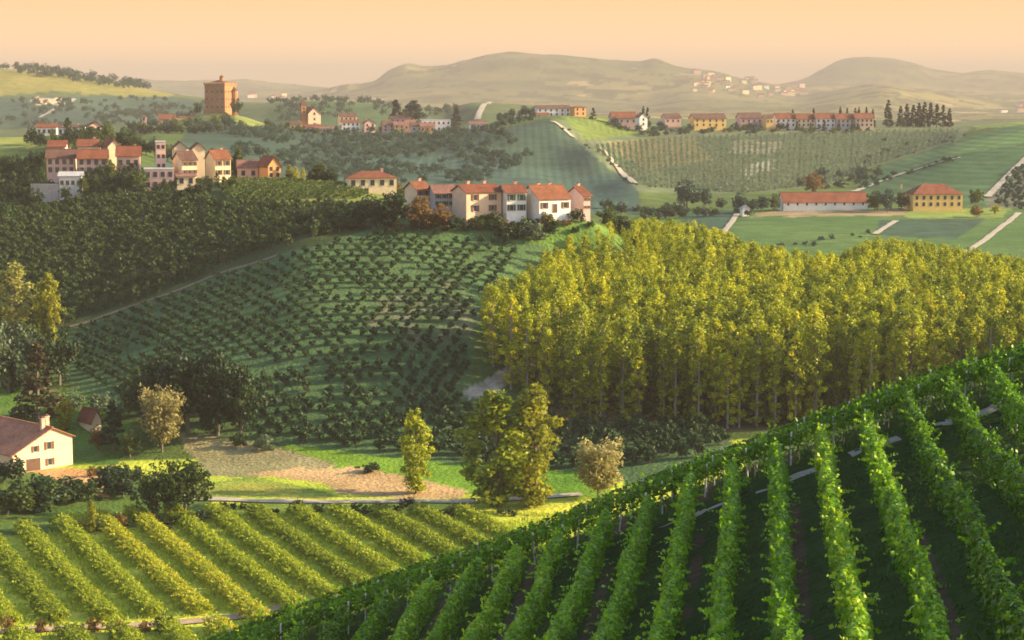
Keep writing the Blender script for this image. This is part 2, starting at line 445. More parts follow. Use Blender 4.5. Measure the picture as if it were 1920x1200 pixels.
plain('old tiles', (0.36, 0.155, 0.090), 0.40, 1.6, stripe=2.2)
plain('asphalt', (0.34, 0.32, 0.30), 0.15, 1.0)
for n_, c_ in {'cream plaster': (0.72, 0.56, 0.34), 'white plaster': (0.78, 0.74, 0.66), 'pink plaster': (0.66, 0.42, 0.33),
               'ochre plaster': (0.68, 0.45, 0.15), 'grey plaster': (0.45, 0.41, 0.38), 'peach plaster': (0.72, 0.50, 0.33),
               'rose plaster': (0.50, 0.33, 0.30), 'orange plaster': (0.66, 0.32, 0.12)}.items():
    plain(n_, c_, 0.14, 1.0)
plain('castle brick', (0.36, 0.165, 0.07), 0.3, 0.9, bump=0.6)
plain('stone', (0.45, 0.41, 0.35), 0.3, 1.2, bump=0.5)
plain('red tiles', (0.195, 0.066, 0.034), 0.38, 1.6, stripe=2.2)
plain('brown tiles', (0.13, 0.068, 0.05), 0.38, 1.6, stripe=2.2)
plain('orange tiles', (0.235, 0.088, 0.042), 0.35, 1.6, stripe=2.2)
plain('purple tiles', (0.22, 0.11, 0.085), 0.40, 1.6, stripe=2.2)
plain('grey sheet', (0.42, 0.42, 0.42), 0.15, 1.6, stripe=1.5)
plain('shutter wood', (0.17, 0.075, 0.035), 0.25, 4)
plain('green shutter', (0.05, 0.10, 0.07), 0.25, 4)
plain('door wood', (0.12, 0.07, 0.045), 0.3, 4)
plain('clay pipe', (0.55, 0.35, 0.25), 0.25, 3)
plain('car paint', (0.62, 0.64, 0.66), 0.03, 1, rough=0.3)
plain('rubber', (0.02, 0.02, 0.02), 0.1, 4)
glass('window glass', (0.035, 0.04, 0.045))

# ------------------------------------------------------------------ the ground
ROWS_A, ROWS_0, ROWS_W = 0.122, 7.59, 2.6     # near vine rows: x = (i - ROWS_0) * ROWS_W + ROWS_A * y
YV_S = 0.45                                    # autumn vine rows: x + YV_S * y = c

def ground_mesh():
    us = np.unique(np.concatenate([np.arange(-3000, -300, 110.), np.arange(-300, 2230, 5.), np.arange(2230, 4001, 110.)]))
    Ys = np.unique(np.concatenate([np.arange(8, 54, 2.), np.arange(54, 152, 0.8), np.arange(152, 250, 4.), np.arange(250, 660, 1.5),
                                   np.arange(660, 1620, 4.), np.geomspace(1620, 12000, 270), np.geomspace(12300, 21000, 10)]))
    U, Y = np.meshgrid(us, Ys)
    X = (U - 960) / FOC * Y
    Z = height(X, Y)
    px, py = proj(X, Y, Z)
    col = ground_colour(X, Y, Z, px, py)
    nr, nc = U.shape
    V = np.stack([X, Y, Z], -1).reshape(-1, 3)
    i = np.arange((nr - 1) * nc).reshape(nr - 1, nc)[:, :-1].ravel()
    Q = np.stack([i, i + 1, i + nc + 1, i + nc], 1)
    c4 = np.concatenate([col.reshape(-1, 3), np.ones((nr * nc, 1))], 1)
    return np_mesh('ground', V, Q, [MAT['ground']], {'land': ('POINT', 'FLOAT_COLOR', c4)}, True)

def ground_colour(X, Y, Z, px, py):
    n1 = fbm(X / 9, Y / 9, 21, 4); n2 = fbm(X / 60, Y / 60, 31, 4)
    wx = px + (n1 - .5) * 14; wy = py + (fbm(X / 9, Y / 9, 41, 3) - .5) * 8
    c = np.zeros(X.shape + (3,))
    def put(mask, a, b=None, n=n1):
        a = np.array(a); b = a * 1.35 if b is None else np.array(b)
        v = np.clip((n - .25) * 2, 0, 1)[..., None]
        c[mask] = (a * (1 - v) + b * v)[mask]
    def area(poly, y0, y1, a, b=None, n=n1, sharp=False):
        m = (inpoly(px, py, poly) if sharp else inpoly(wx, wy, poly)) & (Y > y0) & (Y < y1)
        put(m, a, b, n)
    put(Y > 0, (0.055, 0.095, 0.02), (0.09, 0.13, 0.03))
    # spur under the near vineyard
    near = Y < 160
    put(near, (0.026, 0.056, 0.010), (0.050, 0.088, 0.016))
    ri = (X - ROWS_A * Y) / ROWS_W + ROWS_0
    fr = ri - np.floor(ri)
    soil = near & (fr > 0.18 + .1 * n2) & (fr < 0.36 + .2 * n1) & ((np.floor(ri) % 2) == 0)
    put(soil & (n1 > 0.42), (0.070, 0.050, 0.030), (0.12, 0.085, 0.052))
    # autumn vineyard and valley meadow
    flat = (Y > 200) & (Y < 386) & (px < 1400)
    put(flat, (0.29, 0.38, 0.03), (0.52, 0.52, 0.06))
    cc = X + YV_S * Y
    area([(-200, 880), (250, 880), (400, 935), (380, 965), (200, 1000), (-200, 1000)], 240, 420, (0.06, 0.12, 0.02), (0.10, 0.15, 0.03))
    area([(60, 880), (140, 878), (220, 890), (200, 935), (130, 915)], 300, 420, (0.45, 0.24, 0.09), (0.50, 0.30, 0.12))
    area([(-200, 725), (140, 735), (250, 790), (220, 870), (-200, 880)], 340, 450, (0.07, 0.15, 0.02), (0.10, 0.18, 0.03))
    # harvested fields and meadow below the orchard
    area([(500, 820), (700, 850), (900, 875), (1150, 880), (1150, 935), (900, 930), (760, 905), (600, 870)], 340, 420, (0.09, 0.20, 0.015), (0.15, 0.26, 0.02))
    area([(330, 812), (440, 822), (560, 850), (640, 872), (520, 895), (390, 892)], 330, 420, (0.20, 0.19, 0.085), (0.26, 0.23, 0.11))
    area([(455, 890), (560, 876), (660, 876), (760, 893), (880, 920), (860, 933), (640, 930), (600, 905)], 330, 420, (0.36, 0.24, 0.105), (0.48, 0.32, 0.15))
    area([(385, 905), (470, 893), (600, 920), (640, 935), (400, 932)], 330, 420, (0.15, 0.23, 0.03), (0.30, 0.28, 0.05))
    # hazel orchard hill
    orch = [(135, 612), (300, 560), (440, 505), (700, 428), (860, 430), (1060, 450), (1060, 560), (900, 560), (880, 720), (1050, 792), (1330, 800), (1400, 850), (1200, 930), (1150, 890), (880, 872), (500, 830), (330, 810), (250, 780), (100, 700)]
    area(orch, 360, 520, (0.052, 0.105, 0.036), (0.082, 0.140, 0.048))  # ground darkened in its colour to stand in for plantation shade
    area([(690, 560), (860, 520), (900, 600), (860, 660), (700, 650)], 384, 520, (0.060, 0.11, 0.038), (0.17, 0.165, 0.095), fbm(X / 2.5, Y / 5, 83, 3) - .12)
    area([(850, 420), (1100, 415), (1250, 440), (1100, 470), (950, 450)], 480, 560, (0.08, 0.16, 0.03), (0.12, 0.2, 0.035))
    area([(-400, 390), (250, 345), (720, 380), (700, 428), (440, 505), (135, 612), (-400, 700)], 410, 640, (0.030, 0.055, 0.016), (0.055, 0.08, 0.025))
    area([(-200, 372), (55, 378), (50, 405), (-200, 420)], 480, 650, (0.10, 0.18, 0.025))
    area([(420, 335), (760, 340), (745, 372), (600, 385), (420, 372)], 520, 700, (0.13, 0.17, 0.035), (0.20, 0.22, 0.045))
    # poplar floor, pale gully
    area([(1040, 720), (1080, 680), (1920, 560), (2600, 500), (2600, 900), (1400, 860), (1280, 800), (1060, 790)], 395, 640, (0.10, 0.060, 0.032), (0.16, 0.10, 0.05))
    area([(870, 735), (930, 700), (985, 665), (1015, 650), (1020, 690), (965, 715), (925, 745), (880, 750)], 395, 480, (0.16, 0.15, 0.08), (0.46, 0.39, 0.29), fbm(X / 3.5, Y / 6, 87, 3) + .12)
    area([(1030, 765), (1150, 770), (1290, 788), (1270, 802), (1040, 790)], 390, 430, (0.34, 0.19, 0.10), (0.40, 0.24, 0.13))
    # fields around the far farms
    area([(1180, 395), (1960, 385), (1960, 520), (1180, 520)], 620, 960, (0.055, 0.12, 0.030), (0.085, 0.15, 0.04), n2)
    area([(1280, 400), (1375, 395), (1360, 440), (1270, 440)], 620, 960, (0.035, 0.075, 0.045))
    area([(1650, 412), (1850, 410), (1790, 450), (1640, 440)], 620, 960, (0.035, 0.07, 0.040), sharp=True)
    area([(1440, 396), (1700, 392), (1700, 404), (1400, 406)], 620, 960, (0.22, 0.17, 0.09))
    area([(1700, 392), (1900, 390), (1880, 408), (1700, 408)], 620, 960, (0.15, 0.20, 0.04))
    # middle hills
    area([(400, 226), (940, 240), (1030, 222), (1080, 260), (1200, 352), (1200, 400), (300, 400), (250, 340), (290, 300), (330, 275), (350, 250)], 820, 1500, (0.030, 0.062, 0.042), (0.05, 0.088, 0.055), n2)
    area([(620, 270), (800, 290), (1190, 340), (1200, 400), (600, 400)], 820, 1500, (0.040, 0.080, 0.060), (0.058, 0.105, 0.075), n2)
    area([(1040, 225), (1240, 225), (1820, 238), (1800, 262), (1620, 318), (1560, 345), (1400, 365), (1200, 360), (1110, 290)], 920, 1500, (0.10, 0.135, 0.065), (0.145, 0.165, 0.08), n2)
    area([(1130, 265), (1300, 258), (1340, 300), (1210, 318)], 920, 1500, (0.20, 0.19, 0.075), (0.26, 0.21, 0.09))
    area([(1050, 217), (1190, 220), (1240, 250), (1100, 262)], 1000, 1500, (0.11, 0.17, 0.03), (0.16, 0.2, 0.04))
    area([(1375, 262), (1470, 266), (1450, 290), (1372, 288)], 950, 1500, (0.17, 0.17, 0.09), (0.36, 0.32, 0.20))
    area([(1390, 318), (1420, 304), (1450, 298), (1452, 318), (1400, 330)], 950, 1500, (0.2, 0.2, 0.12), (0.48, 0.44, 0.34))
    area([(1600, 360), (1640, 318), (1800, 262), (1960, 215), (1960, 400)], 900, 1500, (0.045, 0.105, 0.040), (0.065, 0.13, 0.05), n2)
    area([(1690, 300), (1800, 268), (1960, 235), (1960, 262), (1800, 290), (1720, 312)], 900, 1500, (0.075, 0.15, 0.05), (0.09, 0.17, 0.055))
    area([(1820, 228), (1960, 222), (1960, 232), (1830, 242)], 1000, 1560, (0.14, 0.19, 0.05))
    area([(1850, 372), (1960, 290), (1960, 390), (1850, 390)], 880, 1300, (0.10, 0.12, 0.075), (0.16, 0.16, 0.10))
    area([(440, 205), (530, 215), (500, 245), (440, 235)], 1200, 1700, (0.17, 0.20, 0.045))
    area([(-200, 245), (68, 250), (68, 275), (-200, 275)], 820, 1000, (0.20, 0.22, 0.05))
    # planted rows showing as lines on the middle slopes
    ln = np.sin(2 * math.pi * X / 4.6) * np.clip(1.6 - np.abs(X) / 400, .3, 1)
    m = (Y > 880) & (Y < 1420) & (px > 560) & (px < 1180)
    c[m] *= (1 + .22 * ln * (n2 > .42))[m][:, None]
    m = (Y > 900) & (Y < 1500) & inpoly(px, py, [(1600, 360), (1640, 318), (1800, 262), (1960, 215), (1960, 400)])
    c[m] *= (1 + .20 * np.sin(2 * math.pi * Z / 1.7))[m][:, None]
    m = (Y > 640) & (Y < 900) & (px > 1380)
    c[m] *= (1 + .13 * np.sin(2 * math.pi * (Y + .3 * X) / 9))[m][:, None]
    # hills behind the village
    far1 = (Y > 1560) & (Y < 3000)
    put(far1, (0.060, 0.095, 0.040), (0.11, 0.14, 0.05), n2)
    area([(-300, 120), (120, 130), (330, 178), (260, 185), (130, 172), (-300, 190)], 1600, 3000, (0.19, 0.19, 0.05), (0.25, 0.22, 0.06), n2)
    area([(-300, 185), (120, 180), (330, 182), (420, 200), (360, 230), (-300, 245)], 1600, 3000, (0.045, 0.085, 0.060), (0.065, 0.11, 0.07), n2)  # shade patch across the far left hill, put into the ground colour
    area([(55, 183), (122, 185), (105, 196), (70, 195)], 1600, 3000, (0.55, 0.40, 0.24))
    area([(520, 185), (740, 188), (740, 235), (480, 235)], 1600, 2700, (0.040, 0.085, 0.035), (0.07, 0.12, 0.04), n2)
    far2 = Y > 3000
    n3 = fbm(X / 450, Y / 450, 51, 5)
    put(far2, (0.058, 0.085, 0.038), (0.25, 0.21, 0.070), n3)
    edge = far2 & (fbm(X / 70, Y / 110, 61, 5) > 0.56)
    put(edge, (0.05, 0.06, 0.024), (0.08, 0.085, 0.03))
    pale = far2 & (Y < 8200) & (fbm(X / 220, Y / 160, 71, 3) > 0.78)
    put(pale, (0.36, 0.26, 0.12), (0.38, 0.28, 0.15))
    return c

def ground_material():
    m, N, L = newmat('ground')
    o = N.new('ShaderNodeOutputMaterial')
    a = N.new('ShaderNodeAttribute'); a.attribute_name = 'land'
    g = N.new('ShaderNodeNewGeometry')
    n = N.new('ShaderNodeTexNoise'); n.inputs['Scale'].default_value = 1.3; n.inputs['Detail'].default_value = 8
    n2 = N.new('ShaderNodeTexNoise'); n2.inputs['Scale'].default_value = 0.12; n2.inputs['Detail'].default_value = 8
    for q in (n, n2): L.new(g.outputs['Position'], q.inputs['Vector'])
    s = N.new('ShaderNodeMath'); s.operation = 'ADD'
    L.new(n.outputs['Fac'], s.inputs[0]); L.new(n2.outputs['Fac'], s.inputs[1])
    mr = N.new('ShaderNodeMapRange'); mr.inputs['From Min'].default_value = 0.6; mr.inputs['From Max'].default_value = 1.4
    mr.inputs['To Min'].default_value = 0.55; mr.inputs['To Max'].default_value = 1.45
    L.new(s.outputs[0], mr.inputs['Value'])
    sc = N.new('ShaderNodeVectorMath'); sc.operation = 'SCALE'
    L.new(a.outputs['Color'], sc.inputs[0]); L.new(mr.outputs[0], sc.inputs['Scale'])
    p = N.new('ShaderNodeBsdfPrincipled'); p.inputs['Roughness'].default_value = 0.95
    p.inputs['Specular IOR Level'].default_value = 0.1
    b = N.new('ShaderNodeBump'); b.inputs['Strength'].default_value = 0.7; b.inputs['Distance'].default_value = 0.5
    L.new(n.outputs['Fac'], b.inputs['Height']); L.new(b.outputs[0], p.inputs['Normal'])
    L.new(sc.outputs[0], p.inputs['Base Color']); L.new(p.outputs[0], o.inputs[0])
    MAT['ground'] = m
ground_material()
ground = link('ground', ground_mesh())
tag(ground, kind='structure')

def ribbon(name, pts, width, mat, lift=0.22):
    """a track laid over the ground through photo points (px, py, y0, y1)"""
    P = [hit(*p) for p in pts]
    xy = np.array([(p.x, p.y) for p in P])
    s = np.concatenate([[0], np.cumsum(np.hypot(*np.diff(xy, axis=0).T))])
    n = max(8, int(s[-1] / 1.5))
    t = np.linspace(0, s[-1], n)
    q = pchip(s, xy, t)
    d = np.gradient(q, axis=0); d /= np.linalg.norm(d, axis=1)[:, None] + 1e-9
    nrm = np.stack([-d[:, 1], d[:, 0]], 1)
    wv = width * (1 + 0.25 * (vnoise(t / 6, t * 0, 5) - .5))[:, None]
    rows = []
    for k in (-.5, -.25, 0, .25, .5):
        e = q + nrm * wv * k
        rows.append(np.stack([e[:, 0], e[:, 1], height(e[:, 0], e[:, 1]) + lift + (0.05 if abs(k) < .4 else 0)], 1))
    V = np.stack(rows, 1).reshape(-1, 3)
    i = (np.arange(n - 1)[:, None] * 5 + np.arange(4)[None]).ravel()
    Q = np.stack([i, i + 1, i + 6, i + 5], 1)
    return tag(link(name, np_mesh(name, V, Q, [MAT[mat]], None, True)), kind='structure')

ribbon('road', [(300, 925, 300, 400), (390, 937, 300, 400), (560, 942, 300, 400), (760, 941, 300, 400), (900, 941, 300, 400), (1090, 928, 300, 400)], 2.5, 'gravel')
ribbon('path', [(-120, 1190, 230, 320), (60, 1182, 230, 320), (230, 1176, 230, 320), (430, 1160, 230, 320), (560, 1130, 230, 320)], 2.6, 'earth')
ribbon('path', [(130, 614, 400, 560), (220, 585, 400, 560), (300, 558, 400, 560), (430, 508, 400, 560), (520, 480, 400, 560)], 1.8, 'dirt track')
ribbon('path', [(1035, 228, 1000, 1450), (1075, 258, 1000, 1450)], 3.2, 'gravel', .5)
ribbon('path', [(1125, 278, 900, 1400), (1150, 305, 900, 1400), (1190, 345, 900, 1400)], 3.2, 'gravel', .5)
ribbon('path', [(1600, 360, 900, 1200), (1660, 338, 900, 1300), (1720, 318, 900, 1300), (1800, 296, 900, 1300)], 3.5, 'gravel', .4)
ribbon('path', [(1850, 370, 880, 1200), (1890, 330, 880, 1300), (1960, 270, 880, 1400)], 3.5, 'gravel', .4)
ribbon('path', [(1910, 400, 640, 960), (1860, 440, 640, 960), (1810, 475, 640, 960)], 2.6, 'gravel', .3)
ribbon('path', [(1640, 440, 640, 960), (1680, 415, 640, 960)], 2.5, 'gravel', .3)
ribbon('path', [(1355, 440, 640, 960), (1382, 402, 640, 960)], 2.5, 'gravel', .3)
ribbon('path', [(895, 225, 1700, 2400), (920, 190, 1700, 2400)], 6, 'gravel', .8)
ribbon('path', [(75, 222, 1700, 2500), (110, 200, 1700, 2500), (140, 186, 1700, 2600)], 5, 'gravel', .8)

# ------------------------------------------------------------------ foliage arrays
def leaf_quads(P, Nrm, size, spread=0.9, elong=1.5, rng=RNG):
    """diamond leaves at points P, loosely facing along Nrm"""
    n = len(P)
    nv = Nrm + rng.normal(0, spread, (n, 3)); nv /= np.linalg.norm(nv, axis=1)[:, None] + 1e-9
    r = rng.normal(0, 1, (n, 3))
    t1 = np.cross(nv, r); t1 /= np.linalg.norm(t1, axis=1)[:, None] + 1e-9
    t2 = np.cross(nv, t1)
    s = (np.broadcast_to(size, (n,)) * rng.uniform(0.65, 1.35, n))[:, None] * 0.5
    V = np.stack([P + t1 * s * elong, P + t2 * s, P - t1 * s * elong, P - t2 * s], 1).reshape(-1, 3)
    Q = np.arange(4 * n).reshape(n, 4)
    return V, Q

def clump_crown(centres, radii, per, leaf, rng, squash=0.8, keep=0.55):
    """leaf clumps: leaves near the skin of many small balls"""
    Ps, Ns, T = [], [], []
    for c, r in zip(centres, radii):
        d = rng.normal(0, 1, (per, 3)); d /= np.linalg.norm(d, axis=1)[:, None]
        rad = r * (keep + (1 - keep) * rng.random(per) ** 0.6) * rng.uniform(0.8, 1.15, per)
        Ps.append(np.array(c) + d * rad[:, None] * np.array([1, 1, squash])); Ns.append(d + np.array([0, 0, .35]))
        T.append(np.clip(rng.normal(rng.uniform(.25, .75), .16, per), 0, 1))
    P = np.concatenate(Ps); Nn = np.concatenate(Ns); T = np.concatenate(T)
    V, Q = leaf_quads(P, Nn, leaf, 0.7, 1.4, rng)
    return V, Q, T

def kind_arrays(kind, seed):
    """a plant one metre high: crown leaves and a trunk with limbs"""
    rng = np.random.default_rng(seed)
    tr = MB(); cs, rs = [], []
    if kind == 'poplar':                       # slender plantation poplar with a clear stem
        tr.tube([(0, 0, -.03), (0.004, 0, .35), (-.003, .004, .7), (0, 0, .97)], [.011, .009, .006, .002], 6)
        for k in range(58):
            h = rng.uniform(.34, .99); rr = .085 * math.sin(math.pi * min(1, (h - .26) / .76) ** .8) + .02
            a = rng.uniform(0, 6.28); q = rr * rng.uniform(.25, 1.0)
            cs.append((q * math.cos(a), q * math.sin(a), h)); rs.append(rng.uniform(.020, .042))
            if k % 2 == 0: tr.tube([(0, 0, h - .09), (q * .6 * math.cos(a), q * .6 * math.sin(a), h - .02)], [.004, .0015], 4)
        for k in range(20):                    # thin twiggy growth low on the stem
            h = rng.uniform(.05, .40); a = rng.uniform(0, 6.28); q = rng.uniform(.02, .07)
            cs.append((q * math.cos(a), q * math.sin(a), h)); rs.append(rng.uniform(.014, .026))
        V, Q, T = clump_crown(cs, rs, 30, .0155, rng, 1.15)
    elif kind == 'tall':                       # broad valley poplar, foliage nearly to the ground
        tr.tube([(0, 0, -.03), (0.006, 0, .3), (-.004, .004, .65), (0, 0, .95)], [.016, .013, .008, .002], 7)
        for k in range(95):
            h = rng.uniform(.05, .99); rr = .22 * min(1, (h / .35) ** .7) * (1 - max(0, (h - .5) / .55) ** 1.8) + .02
            a = rng.uniform(0, 6.28); q = rr * rng.uniform(.2, 1.0)
            cs.append((q * math.cos(a), q * math.sin(a), h)); rs.append(rng.uniform(.035, .075))
            if k % 3 == 0: tr.tube([(0, 0, max(.05, h - .16)), (q * .7 * math.cos(a), q * .7 * math.sin(a), h - .02)], [.006, .002], 4)
        V, Q, T = clump_crown(cs, rs, 46, .026, rng, 1.05)
    elif kind == 'broad':                      # round broadleaf tree
        tr.tube([(0, 0, -.04), (0.01, 0, .2), (-.01, .01, .45), (0, 0, .8)], [.03, .024, .015, .003], 7)
        for k in range(70):
            d = rng.normal(0, 1, 3); d /= np.linalg.norm(d); q = rng.uniform(.3, 1.0)
            c = (d[0] * .42 * q, d[1] * .42 * q, .53 + d[2] * .42 * q)
            cs.append(c); rs.append(rng.uniform(.07, .14))
            if k % 3 == 0: tr.tube([(0, 0, .25), (c[0] * .5, c[1] * .5, (.3 + c[2]) * .5), c], [.012, .007, .002], 4)
        V, Q, T = clump_crown(cs, rs, 40, .042, rng, .85)
    elif kind == 'bush':                       # shrub from the ground up
        tr.tube([(0, 0, -.05), (0.02, 0, .3), (0, 0, .6)], [.03, .02, .006], 5)
        for k in range(24):
            d = rng.normal(0, 1, 3); d /= np.linalg.norm(d); q = rng.uniform(.3, 1.0)
            cs.append((d[0] * .48 * q, d[1] * .48 * q, .48 + d[2] * .42 * q)); rs.append(rng.uniform(.10, .18))
        V, Q, T = clump_crown(cs, rs, 40, .062, rng, .85)
    elif kind == 'hazel':                      # small orchard tree, several stems
        for k in range(4):
            a = k * 1.57 + rng.uniform(-.4, .4)
            tr.tube([(0.03 * math.cos(a), .03 * math.sin(a), -.08), (.12 * math.cos(a), .12 * math.sin(a), .3), (.2 * math.cos(a), .2 * math.sin(a), .6)], [.022, .016, .006], 4)
        for k in range(13):
            d = rng.normal(0, 1, 3); d /= np.linalg.norm(d); q = rng.uniform(.4, 1.0)
            cs.append((d[0] * .40 * q, d[1] * .40 * q, .54 + d[2] * .36 * q)); rs.append(rng.uniform(.13, .21))
        V, Q, T = clump_crown(cs, rs, 24, .115, rng, .9)
    elif kind == 'conifer':                    # spire with tiers of drooping boughs
        tr.tube([(0, 0, -.03), (0, 0, .5), (0, 0, .99)], [.022, .013, .002], 6)
        for k in range(60):
            h = rng.uniform(.06, .98); rr = .20 * (1 - h) ** .85 + .008
            a = rng.uniform(0, 6.28); q = rr * rng.uniform(.35, 1.0)
            cs.append((q * math.cos(a), q * math.sin(a), h)); rs.append(.022 + .055 * (1 - h))
        V, Q, T = clump_crown(cs, rs, 34, .034, rng, .7)
    elif kind == 'plume':                      # loose upright tree with feathery silver-gold boughs
        tr.tube([(0, 0, -.03), (0.01, 0, .35), (0, 0, .9)], [.018, .012, .002], 6)
        P, Nn, T0 = [], [], []
        for k in range(230):
            h0 = rng.uniform(.06, .62); a = rng.uniform(0, 6.28); ln = rng.uniform(.2, .42); out_ = rng.uniform(.10, .30)
            base = np.array([0, 0, h0]); tip = np.array([out_ * math.cos(a), out_ * math.sin(a), min(1.0, h0 + ln)])
            if k % 4 == 0: tr.tube([tuple(base), tuple((base + tip) / 2 + np.array([0, 0, -.02])), tuple(tip)], [.006, .004, .0015], 4)
            t = rng.random(26)[:, None]
            P.append(base + (tip - base) * (.3 + .75 * t) + rng.normal(0, .026, (26, 3))); Nn.append(rng.normal(0, 1, (26, 3)))
            T0.append(np.clip(rng.normal(.35 + .4 * h0, .15, 26), 0, 1))
        P = np.concatenate(P); V, Q = leaf_quads(P, np.concatenate(Nn), .026, 1, 2.2, rng); T = np.concatenate(T0)
    tv = np.array(tr.v); tf = tr.f
    return V, Q, T, tr

KINDS = {}
def kind_mesh(kind, seed, leafname, barkname='bark'):
    key = (kind, seed)
    if key not in KINDS:
        V, Q, T, tr = kind_arrays(kind, seed)
        cm = np_mesh(kind + '_crown', V, Q, [MAT[leafname]], {'tint': ('FACE', 'FLOAT', T)})
        KINDS[key] = (V, Q, T, cm, tr.mesh(kind + '_trunk', [MAT[barkname]]))
    return KINDS[key]

def tree(name, kind, loc, h, leafname, label, cat='tree', group=None, wide=1.0, seed=None, barkname='bark', parts=True):
    seed = random.randrange(4) if seed is None else seed
    if kind == 'bush': loc = Vector(loc) - Vector((0, 0, .13 * h))
    V, Q, T, cm, tm = kind_mesh(kind, seed, leafname, barkname)
    if parts:
        r = empty(name, loc, random.uniform(0, 6.28))
        o = link('crown', cm, None, r); t = link('trunk', tm, None, r)
        if t.material_slots[0].material != MAT[barkname]:
            t.material_slots[0].link = 'OBJECT'; t.material_slots[0].material = MAT[barkname]
    else:
        r = o = link(name, cm); r.location = loc; r.rotation_euler = (0, 0, random.uniform(0, 6.28))
    if o.material_slots[0].material != MAT[leafname]:
        o.material_slots[0].link = 'OBJECT'; o.material_slots[0].material = MAT[leafname]
    r.scale = (h * wide, h * wide, h)
    return tag(r, label, cat, group)

def mass(name, kind, pts, heights, leafname, label, cat, wide=1.0, nvar=4, trunks=True, thin=1.0):
    """a far wood or orchard that reads as one mass"""
    Vs, Qs, Ts, Ps = [], [], [], []
    Vt, Ft = [], []
    base = 0; tb = 0; rng = np.random.default_rng(77)
    for (x, y, z), h in zip(pts, heights):
        V, Q, T, cm, tm = kind_mesh(kind, int(rng.integers(nvar)), leafname)
        n = len(Q)
        a = rng.uniform(0, 6.28); ca, sa = math.cos(a), math.sin(a)
        W = V.reshape(n, 4, 3)
        if thin < 1.0:
            k = rng.random(n) < thin; W = W[k]; T = T[k]; n = len(W)
        W = W.reshape(-1, 3)
        W2 = np.stack([(W[:, 0] * ca - W[:, 1] * sa) * h * wide + x, (W[:, 0] * sa + W[:, 1] * ca) * h * wide + y, W[:, 2] * h + z], 1)
        Vs.append(W2); Qs.append(np.arange(4 * n).reshape(n, 4) + base); base += 4 * n
        Ts.append(T); Ps.append(np.full(n, rng.random()))
    me = np_mesh(name, np.concatenate(Vs), np.concatenate(Qs), [MAT[leafname]],
                 {'tint': ('FACE', 'FLOAT', np.concatenate(Ts)), 'plant': ('FACE', 'FLOAT', np.concatenate(Ps))})
    o = link(name, me)
    return tag(o, label, cat, None, 'stuff')

# ------------------------------------------------------------------ near vineyard on the spur
def vine_foliage(sx, sy, half, top, low, dens, leaf, seed, shoots=0.5, clump=0.0):
    """leaves hung along a row whose centre line is (sx, sy) sampled every 0.25 m"""
    rng = np.random.default_rng(seed)
    L = (len(sx) - 1) * 0.25
    n = int(L * dens)
    s = rng.uniform(0, L, n); k = s / 0.25
    cx = np.interp(k, np.arange(len(sx)), sx); cy = np.interp(k, np.arange(len(sy)), sy)
    dx, dy = sx[-1] - sx[0], sy[-1] - sy[0]; ln = math.hypot(dx, dy); dx /= ln; dy /= ln
    wob = vnoise(s / 1.1, s * 0 + seed * 3.1, 5); wob2 = vnoise(s / 0.45, s * 0 + seed * 1.7, 6)
    bulge = 0.72 + 0.5 * wob + 0.18 * (wob2 - .5)
    if clump: bulge = bulge * (1 - clump * (0.5 + 0.5 * np.cos(2 * math.pi * s / 2.3 + 3 * wob)))
    a = rng.uniform(-0.35, math.pi + 0.35, n)
    r = 0.62 + 0.38 * rng.random(n) ** 0.5
    ox = np.cos(a) * half * bulge * r
    mid = (top + low) / 2; hh = (top - low) / 2
    oz = mid + np.sin(a) * hh * (0.75 + 0.4 * bulge * .8) * r
    m = rng.random(n) < 0.22                                   # hanging skirt
    oz[m] = rng.uniform(low * .5, mid, m.sum())
    ox[m] = rng.choice([-1, 1], m.sum()) * half * bulge[m] * rng.uniform(.6, 1.05, m.sum())
    ox += (vnoise(s / 2.4, s * 0 + seed, 8) - .5) * 0.35
    X = cx + ox * dy; Y = cy - ox * dx
    Z = height(X * 0 + cx, cy) + oz
    P = np.stack([X, Y, Z], 1)
    Nn = np.stack([np.cos(a) * dy, -np.cos(a) * dx, np.sin(a) + .25], 1)
    T = np.clip(0.5 * vnoise(s / .6, oz * 2.5, seed) + 0.5 * rng.random(n), 0, 1)
    # free shoots reaching up and out
    ns = int(L * shoots)
    Pp, Np, Tp = [P], [Nn], [T]
    if ns:
        s2 = rng.uniform(0, L, ns); k2 = s2 / .25
        bx = np.interp(k2, np.arange(len(sx)), sx); by = np.interp(k2, np.arange(len(sy)), sy)
        aa = rng.uniform(0.1, math.pi - .1, ns); le = rng.uniform(.35, .95, ns)
        for q in range(6):
            t = (q + .5) / 6
            rr = half * .8 + le * t
            o2 = np.cos(aa) * rr; z2 = mid + np.sin(aa) * (hh * .85 + le * t * .8) - t * t * .25 * np.abs(np.cos(aa))
            P2 = np.stack([bx + o2 * dy, by - o2 * dx, height(bx, by) + z2], 1) + rng.normal(0, .03, (ns, 3))
            Pp.append(P2); Np.append(rng.normal(0, 1, (ns, 3))); Tp.append(np.full(ns, .75))
    P = np.concatenate(Pp); Nn = np.concatenate(Np); T = np.concatenate(Tp)
    V, Q = leaf_quads(P, Nn, leaf, 0.55, 1.25, rng)
    return V, Q, T

